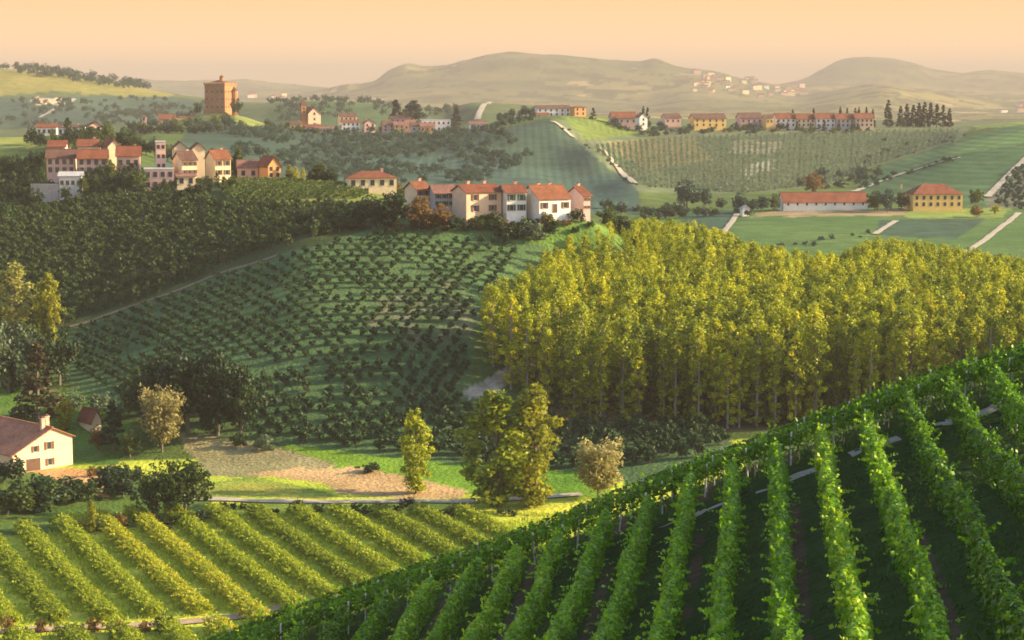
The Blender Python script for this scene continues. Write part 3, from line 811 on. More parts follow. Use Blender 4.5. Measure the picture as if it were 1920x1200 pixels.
post_me = MB()
post_me.tube([(0, 0, -.4), (0, 0, 1.0), (0, 0, 2.05)], [.055, .055, .05], 6)
POST = post_me.mesh('post', [MAT['post wood']])
LEAFY = 'vine leaves'
ORD = ['first', 'second', 'third', 'fourth', 'fifth', 'sixth', 'seventh', 'eighth', 'ninth', 'tenth', 'eleventh', 'twelfth', 'thirteenth',
       'fourteenth', 'fifteenth', 'sixteenth', 'seventeenth', 'eighteenth', 'nineteenth', 'twentieth', 'twenty-first', 'twenty-second', 'twenty-third', 'twenty-fourth']
near_rows = list(range(-6, 17))
for n_, i in enumerate(near_rows):
    ys = np.arange(52.0, 122.0 + .5 * math.sin(i * 2.3), 0.25)
    xs = (i - ROWS_0) * ROWS_W + ROWS_A * ys
    zt = height(xs, ys)
    px, py = proj(xs, ys, zt + 1.9)
    keep = (py < 1290) & (px < 2080) & (px > -60)
    if keep.sum() < 20: continue
    k0 = np.nonzero(keep)[0][0]
    ys, xs = ys[k0:], xs[k0:]
    o0 = Vector((xs[0], ys[0], float(height(xs[0], ys[0]))))
    root = empty('vine_row', o0)
    tag(root, f'leafy green vine row crossing the near slope, {ORD[n_]} row counted from the slope foot', 'vine row', 'green vine rows on the near slope')
    V, Q, T = vine_foliage(xs, ys, 0.42, 2.0, 0.32, 260, 0.165, 100 + n_, 2.4)
    V = V - np.array(o0)
    link('foliage', np_mesh('foliage', V, Q, [MAT[LEAFY]], {'tint': ('FACE', 'FLOAT', T)}), None, root)
    for yp in np.arange(ys[-1] + .1, ys[0], -5.2):
        xp = (i - ROWS_0) * ROWS_W + ROWS_A * yp
        p = link('post', POST, None, root)
        p.location = Vector((xp + 0.02, yp, float(height(xp, yp)))) - o0
        p.rotation_euler = (R(random.uniform(-3, 3)), R(random.uniform(-3, 3)), 0)
        p.scale = (1, 1, 1 if yp > ys[-1] - 1 else .84)

# rows of the next block, running along the crest beyond the stony headland
for n_, yc in enumerate((123.4, 125.8, 128.2)):
    s_ = np.arange(-24.0, 46.0, 0.25)
    sx = s_; sy = yc + .25 * np.sin(s_ / 7 + n_)
    o0 = Vector((sx[0], sy[0], float(height(sx[0], sy[0]))))
    root = empty('vine_row', o0)
    tag(root, ('vine row along the crest nearest the stony headland', 'middle vine row of three running along the crest', 'farthest vine row on the crest against the valley behind')[n_], 'vine row', 'green vine rows along the crest')
    V, Q, T = vine_foliage(sx, sy, 0.42, 2.0, 0.85, 170, 0.17, 300 + n_, 3.0)
    link('foliage', np_mesh('foliage', V - np.array(o0), Q, [MAT[LEAFY]], {'tint': ('FACE', 'FLOAT', T)}), None, root)
    for xp in np.arange(-22 + n_ * .8, 45, 2.6):
        yp = float(np.interp(xp, sx, sy)) - .1
        p = link('post', POST, None, root); p.location = Vector((xp, yp, float(height(xp, yp)))) - o0
        p.rotation_euler = (R(random.uniform(-4, 4)), R(random.uniform(-6, 6)), 0)
    st = MB()
    for xp in np.arange(-23.0, 45, .9):
        yp = float(np.interp(xp, sx, sy)); z = float(height(xp, yp)); e = random.uniform(-.12, .12)
        st.tube([Vector((xp, yp, z - .1)) - o0, Vector((xp + e, yp + e * .5, z + .45)) - o0, Vector((xp - e, yp, z + 1.0)) - o0], [.04, .03, .025], 5)
    tag(st.build('stems', MAT['bark'], root), kind='stuff')

# grass and weeds between the rows
def ground_grass():
    rng = np.random.default_rng(9)
    n = 60000
    Y = rng.uniform(56, 150, n); ri = rng.uniform(-7, 18, n)
    fr = ri - np.floor(ri)
    X = (ri - ROWS_0) * ROWS_W + ROWS_A * Y
    ok = (fbm(X / 2.2, Y / 2.2, 4, 3) > .42) & ~((fr > .16) & (fr < .5) & (np.floor(ri) % 2 == 0) & (rng.random(n) < .8)) & ~((Y > 117.2) & (Y < 120.6))
    X, Y = X[ok], Y[ok]
    px, py = proj(X, Y, height(X, Y)); k = (px > -40) & (px < 1960) & (py < 1260)
    X, Y = X[k], Y[k]; n = len(X)
    h = rng.uniform(.08, .30, n)
    P = np.stack([X, Y, height(X, Y) + h * .45], 1)
    a = rng.uniform(0, 6.28, n); w_ = rng.uniform(.015, .05, n); lean = rng.normal(0, .12, (n, 2))
    d = np.stack([np.cos(a) * w_, np.sin(a) * w_, np.zeros(n)], 1)
    b = P.copy(); b[:, 2] = height(X, Y) - .01; t = P.copy(); t[:, 2] = b[:, 2] + h; t[:, :2] += lean
    V = np.stack([b - d, b + d, t + d * .3, t - d * .3], 1).reshape(-1, 3)
    o = link('grass', np_mesh('grass', V, np.arange(4 * n).reshape(n, 4), [MAT['grass blades']], {'tint': ('FACE', 'FLOAT', rng.random(n))}))
    tag(o, 'dark green grass and weeds between the near vine rows', 'grass', None, 'stuff')
ground_grass()

def valley_grass():
    rng = np.random.default_rng(19)
    n = 46000
    Y = rng.uniform(262, 352, n); X = rng.uniform(-75, 20, n)
    ok = fbm(X / 3, Y / 3, 14, 3) > .40
    X, Y = X[ok], Y[ok]; px, py = proj(X, Y, height(X, Y))
    k = (py > 962) & (py < 1215) & (np.abs(py - (1187 - px * .055)) > 10)
    X, Y = X[k], Y[k]; n = len(X); h = rng.uniform(.2, .65, n)
    b = np.stack([X, Y, height(X, Y) - .02], 1); a = rng.uniform(0, 6.28, n); w_ = rng.uniform(.06, .2, n)
    d = np.stack([np.cos(a) * w_, np.sin(a) * w_, np.zeros(n)], 1); t = b.copy(); t[:, 2] += h; t[:, :2] += rng.normal(0, .2, (n, 2))
    V = np.stack([b - d, b + d, t + d * .4, t - d * .4], 1).reshape(-1, 3)
    o = link('grass', np_mesh('grass', V, np.arange(4 * n).reshape(n, 4), [MAT['meadow grass']], {'tint': ('FACE', 'FLOAT', rng.random(n))}))
    tag(o, 'tall sunlit grass between the yellow vine rows', 'grass', None, 'stuff')
valley_grass()

# pale stony headland below the crest
def headland():
    ys = np.array([117.9, 118.3, 118.9, 119.5, 119.9]); us = np.arange(-12., 45., .35)
    X, Yb = np.meshgrid(us, ys, indexing='ij')
    Y = Yb + (vnoise(X / 1.3, Yb * 0 + 3, 6) - .5) * 1.3
    Z = height(X, Y) + np.array([.02, .06, .07, .06, .02]) + (vnoise(X / .5, Y / .5, 3) - .5) * .08
    V = np.stack([X, Y, Z], -1).reshape(-1, 3); n = len(us)
    i = (np.arange(n - 1)[:, None] * 5 + np.arange(4)[None]).ravel()
    Q = np.stack([i, i + 5, i + 6, i + 1], 1)
    cen = V[Q].mean(1)
    Q = Q[(fbm(cen[:, 0] / 1.7, cen[:, 1] / 1.1, 15, 3) > .51) & (cen[:, 0] > 6)]
    tag(link('path', np_mesh('path', V, Q, [MAT['gravel']], None, True)), kind='structure')
headland()

# ------------------------------------------------------------------ autumn vineyard on the valley floor
cs_ = np.arange(47.0, 152.0, 7.0)
for n_, c in enumerate(cs_):
    ys = np.arange(258.0, 352.0, 0.25 / math.hypot(1, YV_S))
    xs = c - YV_S * ys
    px, py = proj(xs, ys, height(xs, ys))
    lim = 962 + np.clip((260 - px) / 260, 0, 1) * 38             # upper edge of the vineyard in the photo
    keep = (py > lim) & (py < 1225) & (px > -60) & (px < 1120) & ~((np.abs(py - (1187 - px * .055)) < 11) & (px < 470))
    if keep.sum() < 30: continue
    kk = np.nonzero(keep)[0]; xs, ys = xs[kk[0]:kk[-1] + 1], ys[kk[0]:kk[-1] + 1]
    ok = keep[kk[0]:kk[-1] + 1]
    o0 = Vector((xs[0], ys[0], float(height(xs[0], ys[0]))))
    V, Q, T = vine_foliage(xs, ys, 1.8, 1.7, 0.10, 230, 0.27, 400 + n_, 6.0, 0.5)
    cen = V.reshape(-1, 4, 3).mean(1)
    # leave the gap where the dirt path crosses
    t = (cen[:, 1] - ys[0]) / (ys[-1] - ys[0]) * (len(ys) - 1)
    m = ok[np.clip(t.astype(int), 0, len(ys) - 1)]
    V = V.reshape(-1, 4, 3)[m].reshape(-1, 3); T = T[m]; Q = np.arange(len(V)).reshape(-1, 4)
    root = empty('vine_row', o0)
    tag(root, f'yellowing vine row on the valley floor, {ORD[n_]} of them counted from the lower corner', 'vine row', 'yellow vine rows on the valley floor')
    link('foliage', np_mesh('foliage', V - np.array(o0), Q, [MAT['autumn vine leaves']], {'tint': ('FACE', 'FLOAT', T)}), None, root)
    for q in range(0, len(ys), 30):
        if not ok[q]: continue
        p = link('post', POST, None, root)
        p.location = Vector((xs[q], ys[q], float(height(xs[q], ys[q])))) - o0; p.scale = (1, 1, .7)

# ------------------------------------------------------------------ hazel orchard
def grid_points(poly, y0, y1, du, dv, ang, jit, seed, stag=0.0):
    """planting points on a square grid over the ground inside a photo polygon, with their photo positions"""
    rng = np.random.default_rng(seed)
    cxs = np.array([p[0] for p in poly]);
    x0 = min((cxs.min() - 960) / FOC * y0, (cxs.min() - 960) / FOC * y1) - 30; x1 = max((cxs.max() - 960) / FOC * y0, (cxs.max() - 960) / FOC * y1) + 30
    ca, sa = math.cos(ang), math.sin(ang)
    m = int(max(x1 - x0, y1 - y0) * 1.5 / min(du, dv)) + 2
    a, b = np.meshgrid(np.arange(-m, m) * du, np.arange(-m, m) * dv)
    a = a + (np.round(b / dv).astype(int) % 2) * stag * du
    mx, my = (x0 + x1) / 2, (y0 + y1) / 2
    X = mx + a * ca - b * sa; Y = my + a * sa + b * ca
    X = X + rng.normal(0, jit, X.shape); Y = Y + rng.normal(0, jit, Y.shape)
    k = (X > x0) & (X < x1) & (Y > y0) & (Y < y1)
    X, Y = X[k], Y[k]; Z = height(X, Y)
    px, py = proj(X, Y, Z)
    k = inpoly(px, py, poly)
    return X[k], Y[k], Z[k], px[k], py[k]

orch = [(140, 620), (300, 565), (440, 512), (700, 438), (860, 440), (1000, 455), (930, 520), (890, 580), (880, 700), (870, 760), (1000, 790), (1060, 800), (1300, 806), (1360, 830), (1280, 880), (1150, 900), (900, 868), (520, 828), (330, 806), (250, 775), (130, 700)]
X, Y, Z, PX, PY = grid_points(orch, 372, 520, 3.0, 3.6, R(7), 0.10, 3, 0.5)
gap = fbm(X / 9, Y / 9, 91, 3)
k = (gap > 0.24) & (RNG.random(len(X)) > .06)
X, Y, Z, PX, PY = X[k], Y[k], Z[k], PX[k], PY[k]
order = np.argsort(Y)
hh = np.clip(RNG.normal(2.1, .26, len(X)), 1.1, 2.7) * np.interp(Y, [388, 430, 500], [1.55, 1.0, .85])
for q in order[:300]:
    tree('hazel_tree', 'hazel', (X[q], Y[q], Z[q]), hh[q], 'hazel leaves', 'small dark green hazel tree in the lower rows of the orchard hillside', 'tree', 'hazel trees at the foot of the orchard', random.uniform(.85, 1.15))
r_ = order[300:]
mass('hazel_orchard', 'hazel', np.stack([X[r_], Y[r_], Z[r_]], 1), hh[r_], 'hazel leaves', 'rows of small dark trees covering the upper orchard hillside', 'orchard', 1.1)

grove = [(-60, 420), (60, 400), (180, 372), (330, 372), (420, 385), (600, 392), (690, 400), (690, 425), (560, 452), (430, 500), (300, 550), (135, 605), (60, 620), (-60, 640)]
X, Y, Z, PX, PY = grid_points(grove, 440, 640, 3.0, 4.0, R(16), 0.5, 5, 0.5)
order = np.argsort(Y)
hh = RNG.uniform(2.4, 3.7, len(X))
for q in order[:220]:
    tree('grove_tree', 'hazel', (X[q], Y[q], Z[q]), hh[q], 'grove leaves', 'bushy dark tree along the lower edge of the dense grove', 'tree', 'trees along the lower edge of the dark grove', 1.0)
r_ = order[220:]
mass('grove', 'hazel', np.stack([X[r_], Y[r_], Z[r_]], 1), hh[r_], 'grove leaves', 'dense dark grove covering the hillside below the village', 'grove', 1.0)

# ------------------------------------------------------------------ poplar plantation
wood = [(905, 690), (900, 640), (960, 560), (1010, 480), (1090, 445), (1230, 440), (1380, 520), (1480, 560), (1700, 520), (2080, 500), (2080, 900), (1420, 850), (1340, 806), (1280, 800), (1050, 795), (960, 735)]
X, Y, Z, PX, PY = grid_points(wood, 396, 632, 3.7, 4.3, R(3), 0.55, 8)
order = np.argsort(Y)
hh = RNG.uniform(15.5, 23.0, len(X)) * np.interp(Z, [-66, -45, -38], [1, .62, .35])
line = np.interp(PX, [880, 960, 1010, 1060, 1150, 1250, 1330, 1400, 1500, 1590, 1630, 1700, 1800, 1920, 2080],
                 [545, 518, 486, 448, 420, 410, 424, 455, 474, 474, 446, 450, 470, 490, 500])
tops = proj(X, Y, Z + hh)[1]
over = np.clip(line + RNG.uniform(-8, 14, len(X)) - tops, 0, None) * Y / FOC       # metres above the plantation's far edge
hh = hh - np.minimum(over, hh * .45)
keep = proj(X, Y, Z + hh)[1] > line - 12
X, Y, Z, PX, hh = X[keep], Y[keep], Z[keep], PX[keep], hh[keep]
order = np.argsort(Y)
show = [q for q in order if PX[q] < 1990]
for q in show[:300]:
    tree('poplar', 'poplar', (X[q], Y[q], Z[q]), hh[q], 'poplar leaves', 'slender yellow-green poplar with a bare stem near the front of the plantation', 'tree', 'poplars in the front of the plantation', random.uniform(.95, 1.45), None, random.choice(('bark', 'pale bark')))
rest = [q for q in order if q not in set(show[:300])]
mass('poplar_plantation', 'poplar', np.stack([X[rest], Y[rest], Z[rest]], 1), hh[rest], 'poplar leaves', 'mass of golden yellow poplar crowns deep in the plantation', 'plantation', 1.15, thin=.75)
print('counts', len(X), len(order))


# ------------------------------------------------------------------ buildings
FR = MB()                                     # window: surround, sill and a pair of shutters (near houses)
FR.box(-.55, .55, -.03, .05, -.75, -.66); FR.box(-.55, .55, -.03, .05, .66, .75); FR.box(-.55, -.47, -.03, .05, -.66, .66); FR.box(.47, .55, -.03, .05, -.66, .66)
FR.box(-.65, .65, -.12, .05, -.84, -.76)
FR.box(-1.06, -.57, -.08, -.02, -.75, .75, 1); FR.box(.57, 1.06, -.08, -.02, -.75, .75, 1)
FRAME = FR.mesh('window', [MAT['stone'], MAT['shutter wood']])
FRAME_G = FR.mesh('window', [MAT['stone'], MAT['green shutter']])
PANE = MB().box(-.47, .47, .0, .03, -.66, .66).mesh('pane', [MAT['window glass']])
FARWIN = MB().box(-.6, .6, -.06, .06, -.8, .8, 0).box(-.75, .75, -.10, .04, -.95, -.82, 1).mesh('window', [MAT['window glass'], MAT['stone']])
DOOR = MB().box(-.6, .6, -.06, .05, 0, 2.1, 0).box(-.72, -.6, -.09, .05, 0, 2.22, 1).box(.6, .72, -.09, .05, 0, 2.22, 1).box(-.6, .6, -.09, .05, 2.1, 2.22, 1).mesh('door', [MAT['door wood'], MAT['stone']])
CHIM = MB().box(-.35, .35, -.3, .3, -1.2, 1.0).box(-.45, .45, -.4, .4, 1.0, 1.15).box(-.3, .3, -.25, .25, 1.15, 1.4, 1).mesh('chimney', [MAT['clay pipe'], MAT['brown tiles']])

def prism(x0, x1, y0, y1, z0, ze, zr, axis, m=0):
    """house body with its two gable ends; axis 'x': ridge along x"""
    b = MB()
    if axis == 'x':
        ym = (y0 + y1) / 2
        vs = [(x0, y0, z0), (x1, y0, z0), (x1, y1, z0), (x0, y1, z0), (x0, y0, ze), (x1, y0, ze), (x1, y1, ze), (x0, y1, ze), (x0, ym, zr), (x1, ym, zr)]
        fs = [(3, 2, 1, 0), (0, 1, 5, 4), (2, 3, 7, 6), (1, 2, 6, 9, 5), (3, 0, 4, 8, 7), (4, 5, 9, 8), (6, 7, 8, 9)]
    else:
        xm = (x0 + x1) / 2
        vs = [(x0, y0, z0), (x1, y0, z0), (x1, y1, z0), (x0, y1, z0), (x0, y0, ze), (x1, y0, ze), (x1, y1, ze), (x0, y1, ze), (xm, y0, zr), (xm, y1, zr)]
        fs = [(3, 2, 1, 0), (0, 1, 5, 8, 4), (2, 3, 7, 9, 6), (1, 2, 6, 5), (3, 0, 4, 7), (5, 6, 9, 8), (7, 4, 8, 9)]
    return b.add(vs, fs, m)

def slab(b, p, q, r, s, t, m=0):
    """a sloping roof plane with thickness"""
    lo = [Vector(v) for v in (p, q, r, s)]; up = [v + Vector((0, 0, t)) for v in lo]
    return b.add(lo + up, [(3, 2, 1, 0), (4, 5, 6, 7), (0, 1, 5, 4), (1, 2, 6, 5), (2, 3, 7, 6), (3, 0, 4, 7)], m)

def roof_mesh(kind, w, d, ze, zr, ov, t=.18):
    b = MB(); x0, x1, y0, y1 = -w / 2, w / 2, 0, d
    if kind == 'side':
        k = (zr - ze) / (d / 2); zo = ze - ov * k; ym = d / 2
        slab(b, (x0 - ov, y0 - ov, zo + .02), (x1 + ov, y0 - ov, zo + .02), (x1 + ov, ym, zr + .02), (x0 - ov, ym, zr + .02), t)
        slab(b, (x1 + ov, y1 + ov, zo + .02), (x0 - ov, y1 + ov, zo + .02), (x0 - ov, ym, zr + .02), (x1 + ov, ym, zr + .02), t)
        b.box(x0 - ov, x1 + ov, ym - .16, ym + .16, zr + .12, zr + .30)
    elif kind == 'gable':
        k = (zr - ze) / (w / 2); zo = ze - ov * k
        slab(b, (x0 - ov, y1 + ov, zo + .02), (x0 - ov, y0 - ov, zo + .02), (0, y0 - ov, zr + .02), (0, y1 + ov, zr + .02), t)
        slab(b, (x1 + ov, y0 - ov, zo + .02), (x1 + ov, y1 + ov, zo + .02), (0, y1 + ov, zr + .02), (0, y0 - ov, zr + .02), t)
        b.box(-.16, .16, y0 - ov, y1 + ov, zr + .12, zr + .30)
    elif kind == 'hip':
        i = min(w, d) * .5 * .95; ym = d / 2; a, c, e, f = x0 - ov, x1 + ov, y0 - ov, y1 + ov
        vs = [(a, e, ze), (c, e, ze), (c, f, ze), (a, f, ze), (a, e, ze + t), (c, e, ze + t), (c, f, ze + t), (a, f, ze + t), (x0 + i, ym, zr + t), (x1 - i, ym, zr + t)]
        b.add(vs, [(3, 2, 1, 0), (0, 1, 5, 4), (1, 2, 6, 5), (2, 3, 7, 6), (3, 0, 4, 7), (4, 5, 9, 8), (5, 6, 9), (6, 7, 8, 9), (7, 4, 8)])
    else:
        b.box(x0 - ov * .4, x1 + ov * .4, y0 - ov * .4, y1 + ov * .4, ze + .003, ze + .35)
    return b

def house(name, label, box, Y, wallm, roofm, kind='side', rot=0, depth=8.0, wins=(3, 2), near=False, chim=1, cat='house', group=None, base=None, side_wins=0, door=False, shut='w', free=False):
    """box = photo (left, right, ridge, eave, base)"""
    xl, xr, yr, ye, yb = box
    xs, zs = ray((xl + xr) / 2, yb)
    yy = np.linspace(Y * .92, Y * 1.02, 60)
    on = np.nonzero(height(xs * yy, yy) >= zs * yy)[0]
    if len(on) and not free:
        p = Vector((float(xs * yy[on[0]]), float(yy[on[0]]), float(zs * yy[on[0]])))
    else:
        xs, zs = ray((xl + xr) / 2, yb); p = Vector((float(xs * Y), Y, float(zs * Y)))
    m = p.y / FOC
    th = R(rot)
    W = (xr - xl) * m
    wd = max(2.0, (W - depth * abs(math.sin(th))) / math.cos(th))
    ze = (yb - ye) * m; zr = ze + ((ye - yr) * m - (.075 * depth / 2 if Y < 700 and kind != 'gable' else 0)) * (1.0 if kind != 'flat' else 0)
    if Y > 1300: ze, zr = ze * .86, zr * .86
    # the root stands at the middle of the front; for a turned house shift so that the whole outline stays centred
    off = depth / 2 * math.sin(th)
    r = empty(name, (p.x + off, p.y, p.z), th)
    tag(r, label, cat, group)
    if kind in ('side', 'gable'):
        b = prism(-wd / 2, wd / 2, 0, depth, -9, ze, zr, 'x' if kind == 'side' else 'y')
    else:
        b = MB().box(-wd / 2, wd / 2, 0, depth, -3, ze)
    b.build('wall', MAT[wallm], r)
    rf = roof_mesh(kind, wd, depth, ze, zr, .45 if kind != 'flat' else .3).build('roof', MAT[roofm], r)
    for k in range(chim if kind != 'flat' else 0):
        c = link('chimney', CHIM, None, rf)
        cx = wd * (.28 - .5 * k) * random.uniform(.7, 1.1) if kind != 'gable' else wd * random.choice((-.22, .2))
        cy = depth * (.62 if kind != 'gable' else random.uniform(.3, .7))
        c.location = (cx, cy, ze + (zr - ze) * .75 + .2)
    nx, nz = wins
    fr = FRAME if shut == 'w' else FRAME_G
    for iz in range(nz):
        for ix in range(nx):
            x = -wd / 2 + wd * (ix + .5) / nx; z = ze * (iz + .52) / nz
            if iz == 0 and door and ix == nx // 2:
                dd = link('door', DOOR, None, r); dd.location = (x, -.01, .02); continue
            wn = link('window', fr if near else FARWIN, None, r); wn.location = (x, -.005, z)
            sc = min(1.0, ze / nz / 2.4, wd / nx / 2.0); wn.scale = (sc, 1, sc)
            if near: link('pane', PANE, None, wn)
    for iz in range(nz):
        for k in range(side_wins):
            wn = link('window', fr if near else FARWIN, None, r)
            wn.location = (wd / 2 + .005, depth * (k + .5) / side_wins, ze * (iz + .52) / nz); wn.rotation_euler = (0, 0, math.pi / 2)
            sc = min(1.0, ze / nz / 2.4); wn.scale = (sc, 1, sc)
            if near: link('pane', PANE, None, wn)
    return r

H = house
# long white and pink farm row on the knoll
H('farmhouse', 'cream house with orange roof at the left end of the farm row on the knoll', (757, 806, 341, 355, 384), 512, 'cream plaster', 'orange tiles', 'side', 29, 7, (2, 2), True, 1)
H('farmhouse', 'shaded grey house with dark purple roof between cream and pink farmhouses', (801, 854, 347, 362, 388), 508, 'grey plaster', 'purple tiles', 'side', 16, 7, (3, 2), True, 0, shut='g')  # the shade on its wall is put into the colour as grey plaster
H('farmhouse', 'pink farmhouse with large shuttered windows under red roof on the knoll', (847, 940, 346, 360, 401), 502, 'peach plaster', 'red tiles', 'side', 27, 8, (2, 2), True, 2)
H('farmhouse', 'white farmhouse joined to the pink one under the long red roof', (933, 987, 347, 361, 399), 502, 'white plaster', 'red tiles', 'side', 16, 8, (2, 2), True, 1, shut='g')
H('farmhouse', 'low white farmhouse with deep orange roof right of the joined farmhouses', (976, 1070, 347, 372, 399), 503, 'white plaster', 'orange tiles', 'side', 27, 10, (3, 1), True, 2, door=True)
H('farmhouse', 'small brick red house with white chimney at the right end of the farm row', (1064, 1106, 350, 367, 396), 512, 'rose plaster', 'red tiles', 'side', 31, 8, (2, 2), True, 1)
# houses between farm row and village
H('long_house', 'long cream house with red hip roof standing alone between village and farm row', (644, 743, 321, 334, 352), 590, 'cream plaster', 'red tiles', 'hip', 10, 9, (5, 1), False, 1)
H('gable_house', 'orange gabled house with lit wall at the right end of the village', (478, 526, 294, 311, 334), 640, 'orange plaster', 'red tiles', 'gable', 28, 9, (2, 2), False, 0)
H('shed', 'low purple roofed shed leaning against the orange gabled house', (440, 484, 300, 314, 336), 645, 'rose plaster', 'purple tiles', 'side', 10, 7, (2, 1), False, 0, 'shed')
# the village on the left ridge
H('village_house', 'bright cream house with long red roof at the right side of the village', (381, 432, 281, 298, 332), 632, 'cream plaster', 'orange tiles', 'side', 29, 8, (2, 2), True, 1)
H('village_house', 'cream house with brown roof beside the tall pink building', (319, 368, 284, 300, 330), 628, 'cream plaster', 'brown tiles', 'side', 29, 8, (3, 2), True, 1)
H('village_house', 'pale gable house rising behind two cream houses of the village', (350, 384, 269, 279, 305), 645, 'cream plaster', 'brown tiles', 'gable', 14, 8, (0, 0), False, 0, free=True)
H('village_house', 'smaller pale gable peeking out above the brown roofed cream house', (316, 350, 267, 277, 300), 650, 'cream plaster', 'brown tiles', 'gable', 14, 8, (0, 0), False, 0, free=True)
H('tall_building', 'tall unfinished pinkish building with open floors in the middle of the village', (262, 326, 316, 318, 356), 618, 'rose plaster', 'grey sheet', 'flat', 10, 9, (4, 2), False, 0)
H('tower_house', 'narrow pink tower house with flat top above the unfinished building', (286, 311, 265, 267, 320), 630, 'pink plaster', 'grey sheet', 'flat', 12, 6, (2, 3), False, 0)
H('annexe', 'low cream annexe in front of the brown roofed cream house', (326, 366, 326, 331, 348), 612, 'cream plaster', 'purple tiles', 'side', 12, 5, (2, 1), False, 0, 'annexe')
H('village_house', 'house with broad red roof and pale gable at the top of the village', (178, 226, 262, 275, 298), 665, 'cream plaster', 'orange tiles', 'gable', 24, 11, (0, 0), False, 0, free=True)
H('village_house', 'red roofed house left of the pale gable at the village top', (138, 184, 261, 274, 296), 668, 'peach plaster', 'red tiles', 'side', 10, 9, (2, 1), False, 1, free=True)
H('village_house', 'small red roof half hidden by trees at the upper left of the village', (86, 122, 263, 275, 292), 680, 'rose plaster', 'red tiles', 'side', 6, 8, (2, 1), False, 0, free=True)
H('row_house', 'pink row house with brown roof at the left end of the village', (82, 140, 280, 296, 326), 645, 'pink plaster', 'brown tiles', 'side', 8, 8, (4, 2), False, 1)
H('row_house', 'white and pink row house with red roof next to the pink row house', (139, 201, 281, 297, 326), 642, 'rose plaster', 'red tiles', 'side', 10, 8, (4, 2), False, 1)
H('village_house', 'house with weathered rusty roof between red row house and tower house', (213, 262, 274, 292, 318), 645, 'pink plaster', 'red tiles', 'side', 8, 8, (3, 1), False, 1)
H('cottage', 'low white cottage below the row houses on the left slope', (108, 152, 322, 330, 356), 622, 'white plaster', 'grey sheet', 'side', 6, 6, (4, 1), False, 0, 'cottage')
tw = house('terrace_wall', 'long pale retaining wall beside the low white cottage', (58, 110, 346, 347, 360), 622, 'stone', 'stone', 'flat', 0, 1.2, (0, 0), False, 0, 'wall')
H('upper_house', 'long white house with red roof on the slope above the village', (64, 106, 233, 239, 254), 905, 'white plaster', 'red tiles', 'side', 8, 9, (4, 1), False, 0)
H('upper_house', 'white house with flat grey roof beside the long white one above the village', (104, 158, 236, 239, 254), 905, 'white plaster', 'brown tiles', 'side', 8, 9, (5, 1), False, 1)
H('upper_house', 'pinkish house with red roof at the right end of the upper houses', (155, 190, 230, 236, 256), 900, 'pink plaster', 'red tiles', 'gable', 20, 9, (2, 2), False, 0)

# castle on the ridge: a square brick keep seen over its corner
def castle():
    Yc = 1440.0; m = Yc / FOC
    p = spot(422, Yc); xs, zs = ray(422, 217)
    r = empty('castle', (float(xs * Yc), Yc, float(zs * Yc)), R(-24))
    tag(r, 'massive square brick castle keep standing above the village roofs', 'castle')
    L_, D_ = 44 * m, 40 * m; h = 57 * m
    MB().box(-L_, 0, 0, D_, -8, h).build('wall', MAT['castle brick'], r)
    b = MB().box(-L_ - .5, .5, -.5, D_ + .5, h + .003, h + 1.0)
    for k in range(9):
        b.box(-L_ - .3 + k * (L_ + .2) / 8.6, -L_ + .75 + k * (L_ + .2) / 8.6, -.45, .2, h + 1.005, h + 1.9)
        b.box(-.2, .45, .3 + k * D_ / 9, 1.3 + k * D_ / 9, h + 1.005, h + 1.9)
    b.build('parapet', MAT['castle brick'], r)
    ze, zr = h + 1.0, h + 3.4
    MB().add([(-L_ + .8, .8, ze), (-.8, .8, ze), (-.8, D_ - .8, ze), (-L_ + .8, D_ - .8, ze), (-L_ * .62, D_ / 2, zr), (-L_ * .4, D_ / 2, zr)],
             [(3, 2, 1, 0), (0, 1, 5, 4), (1, 2, 5), (2, 3, 4, 5), (3, 0, 4)]).build('roof', MAT['brown tiles'], r)
    t = MB().tube([(-L_ * .42, D_ * .5, h + .9), (-L_ * .42, D_ * .5, h + 5.6)], [1.6, 1.6], 10)
    t.build('turret', MAT['castle brick'], r)
    MB().tube([(-L_ * .42, D_ * .5, h + 5.61), (-L_ * .42, D_ * .5, h + 7.0)], [1.9, .05], 10).build('turret_cap', MAT['brown tiles'], r)
    MB().tube([(.4, D_ * .8, -6), (.4, D_ * .8, h * .82)], [2.6, 2.6], 12).build('corner_tower', MAT['castle brick'], r)
    MB().tube([(.4, D_ * .8, h * .82 + .005), (.4, D_ * .8, h * .95)], [2.9, .1], 12).build('corner_tower_cap', MAT['brown tiles'], r)
    for iz in range(3):
        for ix in range(4):
            wn = link('window', FARWIN, None, r); wn.location = (-L_ * (ix + .5) / 4, -.02, h * (.28 + .25 * iz)); wn.scale = (.9, 1, .9)
        for ix in range(3):
            wn = link('window', FARWIN, None, r); wn.location = (.02, D_ * (ix + .5) / 4.5, h * (.28 + .25 * iz)); wn.rotation_euler = (0, 0, math.pi / 2); wn.scale = (.9, 1, .9)
castle()
G = 'houses at the foot of the castle'
H('ridge_house', 'yellow house with brown roof left of the castle foot', (330, 366, 212, 218, 235), 1420, 'ochre plaster', 'brown tiles', 'side', 12, 12, (4, 1), False, 1, group=G, free=True)
H('ridge_house', 'narrow white house left of the yellow castle house', (316, 334, 219, 224, 238), 1410, 'white plaster', 'purple tiles', 'side', 8, 10, (2, 1), False, 0, group=G, free=True)
H('ridge_house', 'house with broad pink roof on the ridge crest below the tower', (293, 329, 212, 222, 232), 1430, 'rose plaster', 'red tiles', 'side', 8, 14, (3, 1), False, 1, group=G, free=True)
H('ridge_house', 'low pink walled house lowest on the ridge left of the castle', (287, 320, 224, 230, 243), 1395, 'pink plaster', 'purple tiles', 'side', 10, 10, (3, 1), False, 0, group=G, free=True)
